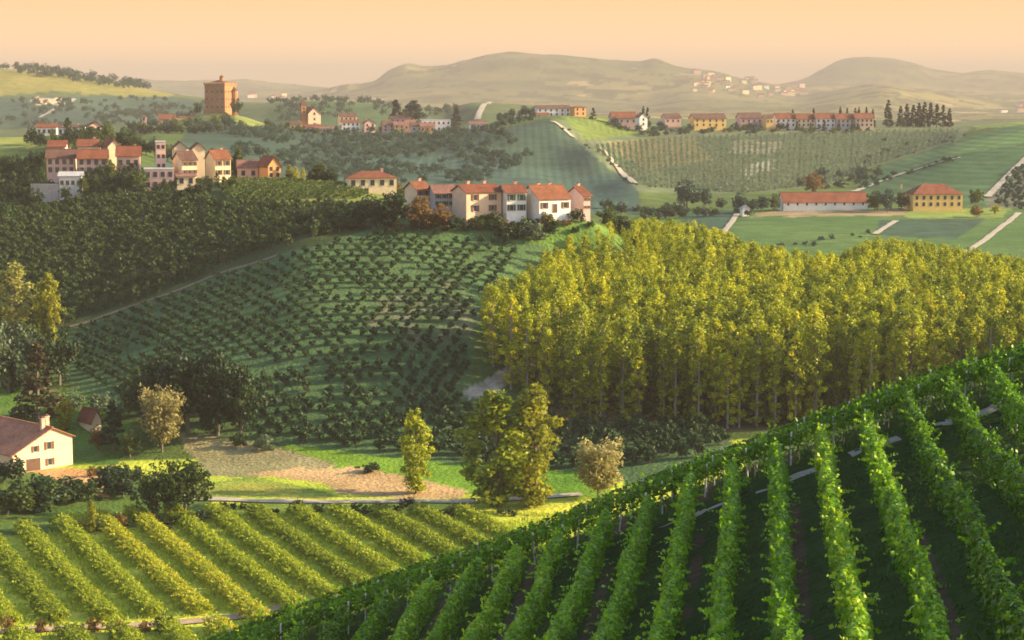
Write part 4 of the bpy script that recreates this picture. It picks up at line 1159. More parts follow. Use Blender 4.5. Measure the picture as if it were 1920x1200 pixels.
H('ridge_house', 'pale house directly beneath the castle wall', (378, 412, 217, 223, 234), 1400, 'cream plaster', 'purple tiles', 'side', 10, 10, (3, 1), False, 0, group=G, free=True)
H('ridge_house', 'slim brown tower house at the left end of the castle ridge', (264, 274, 212, 217, 236), 1410, 'rose plaster', 'brown tiles', 'hip', 8, 5, (1, 2), False, 0, group=G, free=True)

def church():
    Yc = 1400.0; m = Yc / FOC
    xs, zs = ray(590, 238)
    r = empty('church', (float(xs * Yc), Yc, float(zs * Yc)), R(22))
    tag(r, 'church with lit cream front and slender dark bell tower', 'church')
    w_, d_, ze, zr = 24 * m, 16.0, 25 * m, 36 * m
    prism(-w_ / 2, w_ / 2, 0, d_, -5, ze, zr, 'y').build('wall', MAT['peach plaster'], r)
    roof_mesh('gable', w_, d_, ze, zr, .5).build('roof', MAT['red tiles'], r)
    b = MB().box(-w_ / 2 - 4.2, -w_ / 2 - .8, 2, 5.4, -5, 40 * m); b.build('bell_tower', MAT['castle brick'], r)
    q = MB().box(-w_ / 2 - 4.5, -w_ / 2 - .5, 1.7, 5.7, 40 * m + .003, 41 * m)
    q.add([(-w_ / 2 - 4.4, 1.8, 41 * m + .01), (-w_ / 2 - .6, 1.8, 41 * m + .01), (-w_ / 2 - .6, 5.6, 41 * m + .01), (-w_ / 2 - 4.4, 5.6, 41 * m + .01), (-w_ / 2 - 2.5, 3.7, 54 * m)], [(3, 2, 1, 0), (0, 1, 4), (1, 2, 4), (2, 3, 4), (3, 0, 4)])
    q.build('spire', MAT['brown tiles'], r)
    for z in (28 * m, 34 * m):
        wn = link('window', FARWIN, None, r); wn.location = (-w_ / 2 - 2.5, 1.98, z)
    dd = link('door', DOOR, None, r); dd.location = (0, -.01, .02); dd.scale = (1.3, 1, 1.3)
    for z in (12 * m, 22 * m):
        wn = link('window', FARWIN, None, r); wn.location = (0, -.02, z + 1)
church()
G = 'houses around the church'
for lab, bx, Yh, wm, rm, kd, rt, dp, wn in [
    ('yellow side house left of the church', (541, 566, 226, 231, 244), 1390, 'ochre plaster', 'brown tiles', 'side', 10, 9, (3, 1)),
    ('low white house with red roof at the church foot', (570, 602, 232, 237, 246), 1375, 'white plaster', 'red tiles', 'side', 8, 8, (3, 1)),
    ('yellow house with dark roof right of the church', (631, 669, 209, 216, 236), 1420, 'cream plaster', 'brown tiles', 'side', 12, 12, (4, 2)),
    ('large white house below the dark roofed yellow house', (637, 674, 222, 227, 245), 1390, 'white plaster', 'red tiles', 'side', 10, 10, (4, 2)),
    ('slate purple roof beside the trees under the yellow house', (585, 628, 236, 240, 249), 1370, 'grey plaster', 'purple tiles', 'side', 6, 8, (3, 1)),
    ('pink and white gabled house in the middle of the church village', (677, 704, 221, 229, 246), 1390, 'pink plaster', 'red tiles', 'gable', 16, 9, (2, 2)),
    ('rosy house with brown roof beyond the pink gable', (714, 740, 224, 232, 247), 1395, 'rose plaster', 'brown tiles', 'side', 8, 9, (2, 2)),
    ('small yellow house squeezed between rosy houses', (736, 758, 226, 233, 247), 1392, 'ochre plaster', 'purple tiles', 'side', 8, 9, (2, 2)),
    ('rosy house with purple roof under two dark trees', (756, 780, 222, 230, 246), 1400, 'rose plaster', 'purple tiles', 'side', 6, 10, (3, 1)),
    ('brick red house before the white modern building', (785, 815, 228, 235, 249), 1380, 'orange plaster', 'purple tiles', 'side', 8, 9, (3, 1)),
    ('grey house at the left of the brick red house', (768, 792, 228, 235, 248), 1384, 'grey plaster', 'brown tiles', 'side', 8, 9, (2, 1)),
    ('low white shed at the right end of the church village', (879, 912, 226, 231, 241), 1400, 'white plaster', 'purple tiles', 'side', 4, 8, (3, 1)),
    ('dark roofed hall behind the rosy houses', (728, 770, 214, 220, 232), 1430, 'rose plaster', 'brown tiles', 'side', 6, 12, (4, 1))]:
    H('village_house', lab, bx, Yh, wm, rm, kd, rt, dp, wn, False, 1, group=G, free=True)
H('modern_building', 'white modern building with flat roof beside the dark pointed tree', (788, 845, 220, 222, 247), 1400, 'white plaster', 'grey sheet', 'flat', 8, 12, (6, 2), False, 0, free=True)
# hilltop farm and the right ridge
H('hilltop_farm', 'long white farm with brown roof on the hilltop', (1002, 1070, 195, 201, 218), 1430, 'white plaster', 'brown tiles', 'side', 10, 12, (6, 2), False, 1, 'farm', free=True)
H('hilltop_house', 'glowing orange block at the right end of the hilltop farm', (1070, 1099, 196, 199, 217), 1425, 'orange plaster', 'orange tiles', 'hip', 20, 8, (2, 2), False, 0, free=True)
H('hilltop_shed', 'small pink shed below the hilltop farm', (1000, 1030, 210, 214, 224), 1410, 'pink plaster', 'red tiles', 'side', 10, 7, (2, 1), False, 0, 'shed', free=True)
G = 'houses strung along the right ridge'
for lab, bx, Yh, wm, rm, kd, rt, dp, wn in [
    ('house with long dark red roof at the left end of the ridge road', (1143, 1194, 207, 219, 234), 1400, 'rose plaster', 'red tiles', 'side', 10, 12, (4, 1)),
    ('slim white gabled house against the dark cypresses', (1192, 1214, 208, 217, 237), 1390, 'white plaster', 'brown tiles', 'gable', 18, 8, (1, 2)),
    ('brown house half sunk among shrubs on the ridge', (1242, 1277, 211, 219, 233), 1410, 'pink plaster', 'brown tiles', 'side', 12, 9, (3, 1)),
    ('yellow and white house with broad brown roof on the ridge', (1294, 1362, 210, 220, 238), 1400, 'ochre plaster', 'brown tiles', 'side', 12, 12, (5, 2)),
    ('dark brown roofed house right of the yellow and white one', (1383, 1430, 209, 219, 233), 1410, 'rose plaster', 'brown tiles', 'side', 10, 12, (4, 1)),
    ('narrow yellow house at the start of the red terrace', (1432, 1450, 213, 219, 234), 1400, 'ochre plaster', 'brown tiles', 'side', 12, 8, (2, 1))]:
    H('ridge_house', lab, bx, Yh, wm, rm, kd, rt, dp, wn, False, 1, group=G, free=True)
G = 'terrace houses with red roofs on the ridge'
for k, (bx, wm, lab) in enumerate([((1452, 1492, 209, 220, 238), 'white plaster', 'white terrace house with red roof at the left end of the terrace'),
    ((1491, 1528, 210, 221, 238), 'cream plaster', 'cream terrace house second from the left end of the terrace'),
    ((1527, 1566, 209, 220, 239), 'white plaster', 'white terrace house with tallest roof in the middle of the terrace'),
    ((1565, 1602, 210, 221, 239), 'grey plaster', 'greyish terrace house right of the terrace middle'),
    ((1601, 1638, 209, 220, 238), 'peach plaster', 'peach terrace house with lit end wall nearest the conifers')]):
    H('terrace_house', lab, bx, 1405 - k, wm, 'red tiles', 'side', 6, 11, (4, 2), False, 1, group=G, free=True)
# farms on the right flat
H('long_barn', 'long low barn with red tiled roof on the right flat', (1464, 1628, 362, 379, 386), 885, 'white plaster', 'red tiles', 'side', 5, 11, (9, 1), False, 0, 'barn')
H('farm_house', 'big yellow farmhouse with red hip roof on the right flat', (1703, 1806, 347, 365, 389), 880, 'ochre plaster', 'red tiles', 'hip', 8, 13, (7, 2), False, 3, side_wins=3)
H('shed', 'tiny white gabled shed in the fields left of the long barn', (1389, 1405, 387, 391, 398), 860, 'white plaster', 'grey sheet', 'gable', 14, 3, (0, 0), False, 0, 'shed')

# the farmhouse on the valley floor, gable turned to the light
def valley_house():
    p = hit(82, 880, 340, 400)
    r = empty('farmhouse', p, R(45))
    tag(r, 'cream farmhouse with long weathered tile roof and lit gable on the valley floor', 'house')
    # local: gable plane at y=0 facing -y, house running back to +y; ridge off centre
    m = p.y / FOC
    x0, x1, xr_ = -6.6, 6.4, 1.9
    zl, zR, zr, d = 3.5, 5.6, 7.6, 19.0
    vs = []
    for y in (0, d): vs += [(x0, y, -3), (x1, y, -3), (x1, y, zR), (xr_, y, zr), (x0, y, zl)]
    MB().add(vs, [(0, 1, 2, 3, 4), (9, 8, 7, 6, 5), (0, 5, 6, 1), (1, 6, 7, 2), (2, 7, 8, 3), (3, 8, 9, 4), (4, 9, 5, 0)]).build('wall', MAT['peach plaster'], r)
    b = MB(); ov = .5
    kl, kr = (zr - zl) / (xr_ - x0), (zr - zR) / (x1 - xr_)
    slab(b, (x0 - ov, d + ov, zl - ov * kl + .02), (x0 - ov, -ov, zl - ov * kl + .02), (xr_, -ov, zr + .02), (xr_, d + ov, zr + .02), .2)
    slab(b, (x1 + ov, -ov, zR - ov * kr + .02), (x1 + ov, d + ov, zR - ov * kr + .02), (xr_, d + ov, zr + .02), (xr_, -ov, zr + .02), .2)
    b.box(xr_ - .18, xr_ + .18, -ov, d + ov, zr + .14, zr + .36)
    rf = b.build('roof', MAT['old tiles'], r)
    for q in ((xr_ - .9, 1.6), (xr_ + 1.0, 3.2)):
        c = link('chimney', CHIM, None, rf); c.location = (q[0], q[1], zr + .5); c.scale = (1.1, 1.1, 1.2)
    for x, z, s in ((-1.7, 4.1, .8), (1.3, 4.4, 1.0), (-5.2, 1.4, .7), (1.4, 1.3, .9)):
        wn = link('window', FRAME, None, r); wn.location = (x, -.005, z); wn.scale = (s, 1, s); link('pane', PANE, None, wn)
    dd = MB().box(-1.5, 1.5, -.05, .05, 0, 2.3, 0).box(-1.65, 1.65, -.1, .05, 2.3, 2.5, 1).build('door', [MAT['door wood'], MAT['stone']], r); dd.location = (-2.2, 0, .02)
    for y in (4, 9, 14):
        wn = link('window', FRAME, None, r); wn.location = (x1 + .005, y, 3.6); wn.rotation_euler = (0, 0, math.pi / 2); link('pane', PANE, None, wn)
valley_house()
H('outbuilding', 'small red roofed outbuilding with pale gable behind the valley farmhouse', (143, 188, 769, 787, 812), 405, 'cream plaster', 'red tiles', 'gable', 38, 5.5, (0, 0), False, 0, 'outbuilding')

# tiny houses of the hazy village on the far ridge
def far_village():
    rng = random.Random(3)
    cl = [(1300, 1350, 138, 176, 17), (1350, 1420, 150, 178, 17), (1420, 1515, 160, 184, 18), (1880, 1930, 200, 212, 6), (455, 485, 178, 186, 5), (485, 540, 182, 190, 6)]
    for x0, x1, y0, y1, n in cl:
        for k in range(n):
            far = x0 > 1000
            px = rng.uniform(x0, x1); py = rng.uniform(y0, y1)
            p = hit(px, py, 5000 if far and x0 < 1800 else 1700, 8050) 
            w_, d_, h_ = rng.uniform(9, 17), rng.uniform(8, 11), rng.uniform(5, 9)
            sc_ = p.y / 4300.0
            w_, h_, d_ = w_ * max(.7, sc_), h_ * max(.7, sc_), d_ * max(.8, sc_)
            b = prism(-w_ / 2, w_ / 2, 0, d_, -6, h_, h_ + 3, 'x')
            nb = len(b.f)
            rb = roof_mesh('side', w_, d_, h_, h_ + 3, .5, .4)
            b.add(rb.v, rb.f, 1)
            o = b.build('far_house', [MAT[rng.choice(['cream plaster', 'white plaster', 'peach plaster', 'pink plaster'])], MAT[rng.choice(['red tiles', 'brown tiles', 'orange tiles'])]])
            o.location = p; o.rotation_euler = (0, 0, R(rng.uniform(-10, 40)))
            g = 'tiny houses of the hazy village below the big mountain' if far and x0 < 1800 else ('tiny houses at the far right edge of the hills' if far else 'tiny houses on the far ridge behind the castle')
            tag(o, {'tiny houses of the hazy village below the big mountain': 'tiny pale house in the hazy hillside village below the mountain',
                    'tiny houses at the far right edge of the hills': 'tiny pale house in the haze beyond the right ridge',
                    'tiny houses on the far ridge behind the castle': 'tiny pale house on the far ridge right of the castle'}[g], 'house', g)
far_village()

# ------------------------------------------------------------------ single trees and shrubs
def T(name, kind, px, pb, y0, y1, hp, leaf, label, wide=1.0, cat='tree', group=None, seed=None, bark='bark', parts=True):
    p = hit(px, pb, y0, y1)
    return tree(name, kind, p, hp * p.y / FOC, leaf, label, cat, group, wide, seed, bark, parts)

T('poplar', 'tall', 30, 640, 400, 500, 142, 'pale gold leaves', 'pale golden poplar at the left edge', 1.4)
T('poplar', 'tall', 92, 640, 400, 500, 128, 'golden leaves', 'narrow bright yellow poplar standing before the dark grove', .95)
T('shrubby_tree', 'broad', 20, 735, 400, 470, 140, 'willow leaves', 'grey green tree below the pale topped poplar at the left edge', .9)
T('shrubby_tree', 'broad', 62, 720, 400, 470, 115, 'green leaves', 'mid green tree between poplars and dark conifer', .8)
T('round_tree', 'broad', 112, 722, 400, 470, 112, 'dark leaves', 'round dark tree under the narrow yellow poplar', .85)
T('conifer', 'conifer', 72, 788, 390, 430, 150, 'warm lit needles', 'tall dark conifer standing alone in the left meadow', 1.6)
T('willow_bush', 'bush', 132, 772, 400, 430, 50, 'willow leaves', 'grey green willow bush right of the dark conifer', 1.2, 'bush')
T('willow_bush', 'bush', 186, 778, 400, 430, 56, 'willow leaves', 'largest grey green willow bush in the middle of three', 1.2, 'bush')
T('willow_bush', 'bush', 230, 785, 400, 430, 46, 'willow leaves', 'smaller willow bush nearest the dark wood', 1.0, 'bush')
for x, y, h, lf, lb, wd in [(300, 808, 150, 'dark leaves', 'broad dark tree at the left of the dark clump on the orchard foot', .85),
                        (352, 812, 176, 'dark leaves', 'tallest dark tree in the clump on the orchard foot', .85),
                        (408, 816, 166, 'dark leaves', 'dark rounded tree right of the tallest in the clump', .8),
                        (452, 820, 146, 'dark leaves', 'dark tree at the right end of the clump beside the orchard', .75),
                        (268, 790, 110, 'green leaves', 'small olive green tree at the left of the dark clump', .8)]:
    T('big_tree', 'broad', x, y, 380, 430, h, lf, lb, wd)
T('plume_tree', 'plume', 304, 852, 391, 404, 128, 'feathery leaves', 'feathery golden tree glowing before the dark clump', 1.1)
T('plume_tree', 'plume', 1122, 935, 330, 385, 115, 'feathery leaves', 'small feathery golden tree near the vineyard crest', 1.3)
T('garden_tree', 'conifer', 212, 846, 388, 406, 96, 'dark leaves', 'dark pointed garden tree right of the valley farmhouse', 1.5)
T('garden_tree', 'broad', 184, 846, 388, 406, 50, 'russet leaves', 'reddish garden shrub tree between farmhouse and dark pointed tree', .9)
T('garden_tree', 'broad', 244, 858, 384, 400, 56, 'green leaves', 'light green garden tree beside the feathery golden tree', .9)
T('garden_tree', 'tall', 122, 806, 385, 410, 60, 'golden leaves', 'small yellow tree behind the gable of the valley farmhouse', 1.3)
for x, y, h, lf, lb, wd in [(292, 972, 112, 'green leaves', 'large round green tree at the left of the pair above the vineyard', 1.0),
                        (348, 972, 126, 'green leaves', 'large round green tree at the right of the pair above the vineyard', .95)]:
    T('round_tree', 'broad', x, y, 335, 380, h, lf, lb, wd)
for x, y, h, lf, lb, wd in [(14, 965, 70, 'green leaves', 'leafy shrub at the left edge below the farmhouse', 1.1), (48, 958, 66, 'dark leaves', 'dark shrub in the thicket below the farmhouse', 1.1),
                        (84, 952, 56, 'green leaves', 'light shrub in the middle of the thicket below the farmhouse', 1.1), (122, 945, 60, 'dark leaves', 'dark rounded shrub at the right of the thicket', 1.1),
                        (160, 940, 46, 'green leaves', 'low green shrub beyond the thicket', 1.2), (200, 925, 52, 'dark leaves', 'dark shrub between thicket and the round tree pair', 1.2),
                        (8, 905, 56, 'dark leaves', 'dark bush before the roof of the valley farmhouse', 1.0), (232, 932, 60, 'dark leaves', 'dark bush touching the left round tree', 1.0)]:
    T('shrub', 'bush', x, y, 335, 395, h * 1.25, lf, lb, wd * 1.25, 'shrub')
T('young_poplar', 'tall', 172, 1000, 320, 365, 64, 'golden leaves', 'thin yellow sapling at the upper edge of the autumn vineyard', .7)
T('poplar', 'tall', 780, 925, 340, 385, 160, 'poplar leaves', 'lone slim yellow green poplar in the valley meadow', .95, seed=1)
T('big_poplar', 'tall', 932, 950, 330, 375, 218, 'poplar leaves', 'big olive green poplar by the valley road', 1.45, seed=2)
T('big_poplar', 'tall', 1003, 950, 330, 375, 224, 'golden leaves', 'big golden poplar with visible trunk by the valley road', 1.12, seed=3, bark='bark')
T('low_shrub', 'bush', 495, 845, 380, 410, 42, 'willow leaves', 'grey round shrub at the foot of the orchard', 1.1, 'shrub')
T('low_shrub', 'bush', 452, 838, 380, 410, 36, 'dark leaves', 'dark round shrub left of the grey shrub', 1.1, 'shrub')
T('low_shrub', 'bush', 690, 885, 350, 400, 24, 'dark leaves', 'dark flat bush on the edge of the harvested field', 2.0, 'shrub')
T('low_shrub', 'bush', 560, 958, 330, 380, 30, 'dark leaves', 'small dark bush beside the valley road', 1.1, 'shrub')
T('low_shrub', 'bush', 765, 950, 330, 380, 26, 'dark leaves', 'small bush below the lone slim poplar', 1.2, 'shrub')
# around the farm row
for nm, kd, x, y, h, lf, lb, wd in [
    ('russet_tree', 'broad', 786, 432, 66, 'russet leaves', 'russet brown tree before the cream end of the farm row', 1.0),
    ('russet_tree', 'broad', 826, 432, 52, 'russet leaves', 'small russet tree before the grey farmhouse', 1.0),
    ('dark_tree', 'broad', 735, 428, 76, 'dark leaves', 'dark tree left of the russet tree before the farm row', 1.0),
    ('dark_tree', 'broad', 700, 428, 62, 'dark leaves', 'dark tree above the top of the orchard left of the farm row', 1.1),
    ('garden_bush', 'bush', 850, 432, 36, 'dark leaves', 'dark bush at the corner of the pink farmhouse', 1.2),
    ('garden_bush', 'bush', 896, 428, 28, 'green leaves', 'low green bush before the pink farmhouse windows', 1.3),
    ('garden_bush', 'bush', 930, 424, 34, 'green leaves', 'green bush before the white farmhouse', 1.2),
    ('willow_bush', 'bush', 952, 452, 46, 'dark leaves', 'dark half of the large bush pair under the farm row', 1.2),
    ('willow_bush', 'bush', 994, 452, 52, 'willow leaves', 'pale willow bush of the large pair under the farm row', 1.3),
    ('garden_bush', 'bush', 1028, 424, 34, 'green leaves', 'green bush before the low white farmhouse', 1.1),
    ('garden_bush', 'bush', 1080, 416, 30, 'dark leaves', 'dark bush before the brick red house', 1.2),
    ('yellow_tree', 'broad', 850, 352, 40, 'golden leaves', 'pale yellow tree behind the roofs of the farm row', 1.1),
    ('dark_conifer', 'conifer', 816, 356, 52, 'needles', 'dark conifer behind the grey farmhouse', 1.3),
    ('dark_conifer', 'conifer', 794, 354, 40, 'needles', 'smaller dark conifer behind the cream farmhouse', 1.3),
    ('green_tree', 'broad', 1005, 350, 28, 'dark leaves', 'dark tree behind the orange roof of the farm row', 1.2),
    ('green_tree', 'broad', 920, 346, 24, 'golden leaves', 'yellowish bush behind the barn roof', 1.6),
    ('green_tree', 'broad', 962, 350, 30, 'russet leaves', 'brownish tree behind the white farmhouse', 1.0)]:
    T(nm, kd, x, y, 480, 560, h, lf, lb, wd, 'bush' if 'bush' in nm else 'tree')
for x, y, h, lf, lb in [(1140, 420, 44, 'green leaves', 'bright green tree right of the farm row'), (1168, 416, 44, 'dark leaves', 'dark tree second right of the farm row'),
                    (1200, 420, 38, 'green leaves', 'light green tree where the poplars meet the farm row'), (1240, 425, 36, 'russet leaves', 'reddish tree at the upper edge of the poplars'),
                    (1268, 430, 40, 'green leaves', 'green tree at the upper right edge of the poplars')]:
    T('edge_tree', 'broad', x, y, 510, 620, h, lf, lb, 1.1)
# far flat trees
for x, y, h, lf, lb, wd in [(1288, 392, 58, 'woodland leaves', 'big dark round tree alone in the hazy flat', 1.0), (1322, 392, 44, 'woodland leaves', 'slim dark tree just right of the big round tree', .7),
                        (1386, 398, 40, 'woodland leaves', 'bluish tree left of the tiny white shed', .8), (1352, 394, 26, 'woodland leaves', 'small bluish tree between the big round tree and the shed', 1.0),
                        (1526, 364, 44, 'russet leaves', 'orange tree behind the long red barn', 1.1), (1640, 396, 40, 'green leaves', 'olive tree at the right end of the long barn', .9),
                        (1664, 398, 46, 'woodland leaves', 'dark tree between long barn and yellow farmhouse', .9), (1690, 394, 34, 'green leaves', 'light tree at the left corner of the yellow farmhouse', 1.0),
                        (1830, 388, 38, 'green leaves', 'bright tree at the right corner of the yellow farmhouse', .9), (1452, 396, 34, 'green leaves', 'yellow green tree at the left end of the long barn', .9),
                        (1428, 398, 34, 'woodland leaves', 'dark tree left of the yellow green barn tree', 1.0), (1830, 408, 24, 'russet leaves', 'reddish bush in front of the yellow farmhouse', 1.3),
                        (1866, 402, 20, 'golden leaves', 'small yellow bush right of the yellow farmhouse', 1.2), (1410, 400, 30, 'woodland leaves', 'round dark bush close to the tiny white shed', 1.0)]:
    T('field_tree', 'broad', x, y, 760, 980, h, lf, lb, wd)
# conifers and cypresses on the right ridge
for k, (x, h) in enumerate([(1665, 52), (1688, 40), (1700, 44), (1712, 42), (1722, 46), (1733, 48), (1744, 46), (1756, 44), (1768, 42), (1780, 36)]):
    T('conifer', 'conifer', x, 239, 1330, 1520, h, 'needles', 'tall dark conifer standing apart left of the conifer clump' if k == 0 else 'dark conifer in the clump on the ridge end', 1.25 if k else 1.1, 'tree', 'conifers on the ridge end')
for x, h in [(1458, 20), (1476, 16), (1495, 18), (1520, 16), (1546, 20), (1572, 18), (1598, 18)]:
    p = hit(x, 241, 1300, 1398); tree('cypress', 'conifer', p, h * p.y / FOC, 'needles', 'small dark cypress before the red roofed terrace', 'tree', 'cypresses before the terrace', 1.5)
for x, h in [(1486, 34), (1525, 36), (1575, 38), (1588, 36), (1603, 37), (1610, 38), (1624, 38), (1636, 34), (1206, 38), (1214, 36)]:
    p = spot(x, 1440); tree('cypress', 'conifer', p, h * p.y / FOC, 'needles', 'dark cypress top rising behind the roofs on the right ridge', 'tree', 'cypresses behind the ridge roofs', .9)
for x, h, lb in [(856, 44, 'dark pointed tree beside the white modern building'), (742, 56, 'dark tall tree behind the church village'), (776, 54, 'second dark tall tree behind the church village'), (1112, 22, 'dark cypress on the crest right of the hilltop farm')]:
    p = spot(x, 1405 if x in (856, 1112) else 1440); tree('village_tree', 'conifer' if x != 776 else 'tall', p, h * p.y / FOC, 'needles', lb, 'tree', None, 1.8)
for x, yb, h, lb in [(372, 214, 26, 'dark tree against the left side of the castle'), (444, 216, 34, 'dark tree against the right side of the castle'), (268, 222, 20, 'dark bush beside the slim tower house')]:
    xs_, zs_ = ray(x, yb); p = spot(x, 1425); tree('castle_tree', 'broad', p, h * p.y / FOC, 'dark leaves', lb, 'tree', None, .8)

# trees among and around the village houses
def scatter(poly, y0, y1, n, kinds, hp, name, label, group, seed, wide=1.0, mind=0):
    rng = random.Random(seed); k = 0; tries = 0; put = []
    xs = [p[0] for p in poly]; ys = [p[1] for p in poly]
    while k < n and tries < n * 30:
        tries += 1
        px, py = rng.uniform(min(xs), max(xs)), rng.uniform(min(ys), max(ys))
        if not inpoly(np.array([px]), np.array([py]), poly)[0]: continue
        if any((px - a) ** 2 + (py - b) ** 2 < mind ** 2 for a, b in put): continue
        put.append((px, py))
        p = hit(px, py, y0, y1)
        kd, lf = rng.choice(kinds)
        tree(name, kd, p, rng.uniform(*hp) * p.y / FOC, lf, label, 'tree', group, wide * rng.uniform(.85, 1.2), rng.randrange(4))
        k += 1
mix_ = [('broad', 'dark leaves'), ('broad', 'dark leaves'), ('broad', 'grove leaves'), ('broad', 'green leaves'), ('bush', 'dark leaves'), ('tall', 'green leaves')]
scatter([(-30, 300), (80, 300), (95, 340), (120, 370), (60, 400), (-30, 420)], 560, 700, 34, mix_, (26, 48), 'village_tree', 'dark leafy tree on the slope left of the village houses', 'trees left of the village', 11, .95, 12)
scatter([(150, 335), (255, 345), (260, 372), (120, 378), (110, 362)], 560, 660, 18, mix_, (28, 52), 'village_tree', 'dark tree below the row houses of the village', 'trees below the row houses', 12, .95, 10)
scatter([(262, 362), (440, 345), (460, 362), (300, 385)], 540, 660, 16, mix_, (16, 30), 'village_tree', 'leafy tree along the foot of the cream village houses', 'trees under the cream village houses', 13, 1.0, 9)
scatter([(60, 262), (190, 258), (300, 262), (420, 262), (430, 285), (240, 280), (60, 280)], 680, 860, 36, mix_, (24, 44), 'village_tree', 'dark tree rising behind the village roofs', 'trees behind the village', 14, .95, 9)
scatter([(390, 260), (450, 262), (450, 300), (400, 290)], 660, 860, 9, [('broad', 'dark leaves'), ('tall', 'green leaves')], (40, 64), 'village_tree', 'tall dark tree right of the village cream houses', 'tall trees right of the village', 15, .8, 9)
scatter([(528, 318), (600, 322), (640, 340), (540, 338)], 590, 680, 9, [('broad', 'green leaves'), ('tall', 'golden leaves'), ('broad', 'dark leaves')], (26, 48), 'village_tree', 'green and yellow tree right of the orange gabled house', 'trees beside the orange gabled house', 16, .9, 10)
scatter([(655, 330), (760, 335), (770, 345), (660, 340)], 600, 680, 8, [('broad', 'russet leaves'), ('broad', 'golden leaves'), ('broad', 'green leaves')], (20, 34), 'village_tree', 'autumn tree behind the long cream house', 'autumn trees behind the long cream house', 17, 1.0, 9)
scatter([(560, 425), (700, 395), (720, 415), (600, 445)], 480, 560, 18, [('broad', 'dark leaves'), ('bush', 'dark leaves')], (30, 48), 'hill_tree', 'dark tree on the brow above the orchard', 'dark trees on the brow above the orchard', 18, 1.0, 10)
scatter([(720, 425), (860, 418), (1060, 415), (1120, 425), (1100, 440), (860, 440), (740, 440)], 480, 540, 24, [('bush', 'dark leaves'), ('bush', 'green leaves'), ('bush', 'russet leaves')], (14, 28), 'hill_bush', 'low bush on the bank below the farm row', 'bushes on the bank below the farm row', 19, 1.3, 9)
scatter([(235, 232), (330, 240), (440, 232), (470, 245), (430, 262), (240, 260)], 1250, 1420, 44, [('broad', 'woodland leaves'), ('broad', 'green leaves'), ('bush', 'woodland leaves')], (14, 26), 'ridge_tree', 'bluish green tree on the slope below the castle', 'trees on the slope below the castle', 20, 1.0, 6)
scatter([(500, 236), (640, 246), (930, 240), (940, 250), (640, 258), (500, 250)], 1280, 1420, 60, [('broad', 'woodland leaves'), ('bush', 'woodland leaves'), ('broad', 'green leaves')], (9, 18), 'ridge_tree', 'small tree along the lower edge of the church village', 'trees along the church village', 21, 1.1, 5)
scatter([(935, 222), (1005, 210), (1000, 232), (940, 240)], 1280, 1440, 14, [('broad', 'woodland leaves')], (12, 22), 'ridge_tree', 'dark tree left of the hilltop farm', 'trees left of the hilltop farm', 22, 1.1, 6)
scatter([(1120, 232), (1220, 238), (1440, 240), (1640, 243), (1640, 250), (1400, 252), (1200, 256)], 1250, 1420, 60, [('broad', 'woodland leaves'), ('bush', 'woodland leaves'), ('bush', 'green leaves')], (9, 17), 'ridge_tree', 'shrubby tree along the foot of the right ridge houses', 'trees along the right ridge', 23, 1.2, 6)
scatter([(1480, 335), (1600, 325), (1680, 330), (1640, 352), (1480, 358)], 930, 1150, 20, [('broad', 'woodland leaves'), ('bush', 'woodland leaves')], (12, 22), 'field_tree', 'bluish tree in the hollow behind the long barn', 'trees in the hollow behind the barn', 24, 1.2, 8)
scatter([(1110, 388), (1250, 398), (1440, 402), (1440, 408), (1240, 415), (1110, 400)], 640, 900, 22, [('broad', 'woodland leaves'), ('bush', 'green leaves'), ('broad', 'dark leaves')], (14, 28), 'field_tree', 'tree in the hedge line behind the poplar plantation', 'trees in the hedge behind the plantation', 25, 1.1, 8)

scatter([(400, 950), (700, 955), (960, 960), (960, 972), (640, 968), (400, 965)], 320, 372, 22, [('bush', 'dark leaves'), ('bush', 'green leaves'), ('bush', 'grove leaves')], (14, 26), 'road_bush', 'dark bush between the valley road and the yellow vines', 'bushes along the valley road', 26, 1.2, 12)
scatter([(170, 880), (260, 880), (260, 905), (180, 912)], 350, 378, 7, [('bush', 'green leaves'), ('bush', 'russet leaves'), ('bush', 'dark leaves')], (16, 26), 'garden_bush', 'garden bush in the yard right of the valley farmhouse', 'bushes in the valley farmhouse yard', 27, 1.1, 14)
scatter([(0, 660), (40, 650), (46, 740), (0, 745)], 400, 470, 6, [('broad', 'dark leaves'), ('broad', 'green leaves'), ('bush', 'dark leaves')], (50, 90), 'hill_tree', 'dark tree in the thicket under the yellow poplars', 'trees in the thicket under the yellow poplars', 28, .95, 16)
scatter([(140, 985), (330, 980), (420, 968), (420, 985), (300, 1000), (140, 1005)], 318, 365, 12, [('bush', 'russet leaves'), ('bush', 'green leaves'), ('bush', 'dark leaves')], (18, 34), 'road_bush', 'low bush along the upper edge of the yellow vines', 'bushes above the yellow vines', 29, 1.1, 14)
scatter([(0, 1185), (330, 1178), (330, 1196), (0, 1205)], 245, 290, 8, [('bush', 'russet leaves'), ('bush', 'green leaves')], (26, 44), 'path_bush', 'leafy bush growing beside the dirt path', 'bushes beside the dirt path', 30, .9, 30)

scatter([(70, 330), (140, 328), (215, 330), (240, 345), (80, 352)], 590, 636, 12, mix_, (16, 26), 'village_tree', 'dark tree close under the walls of the row houses', 'trees under the row house walls', 51, 1.1, 9)
scatter([(262, 352), (350, 348), (435, 336), (440, 346), (300, 362)], 580, 622, 10, mix_, (14, 22), 'village_tree', 'leafy tree close under the tall building and cream houses', 'trees under the tall building', 52, 1.2, 9)
scatter([(200, 300), (265, 300), (265, 326), (205, 326)], 640, 670, 7, mix_, (16, 26), 'village_tree', 'tree between the rusty roof and the tower house', 'trees in the village gap', 53, 1.0, 8)

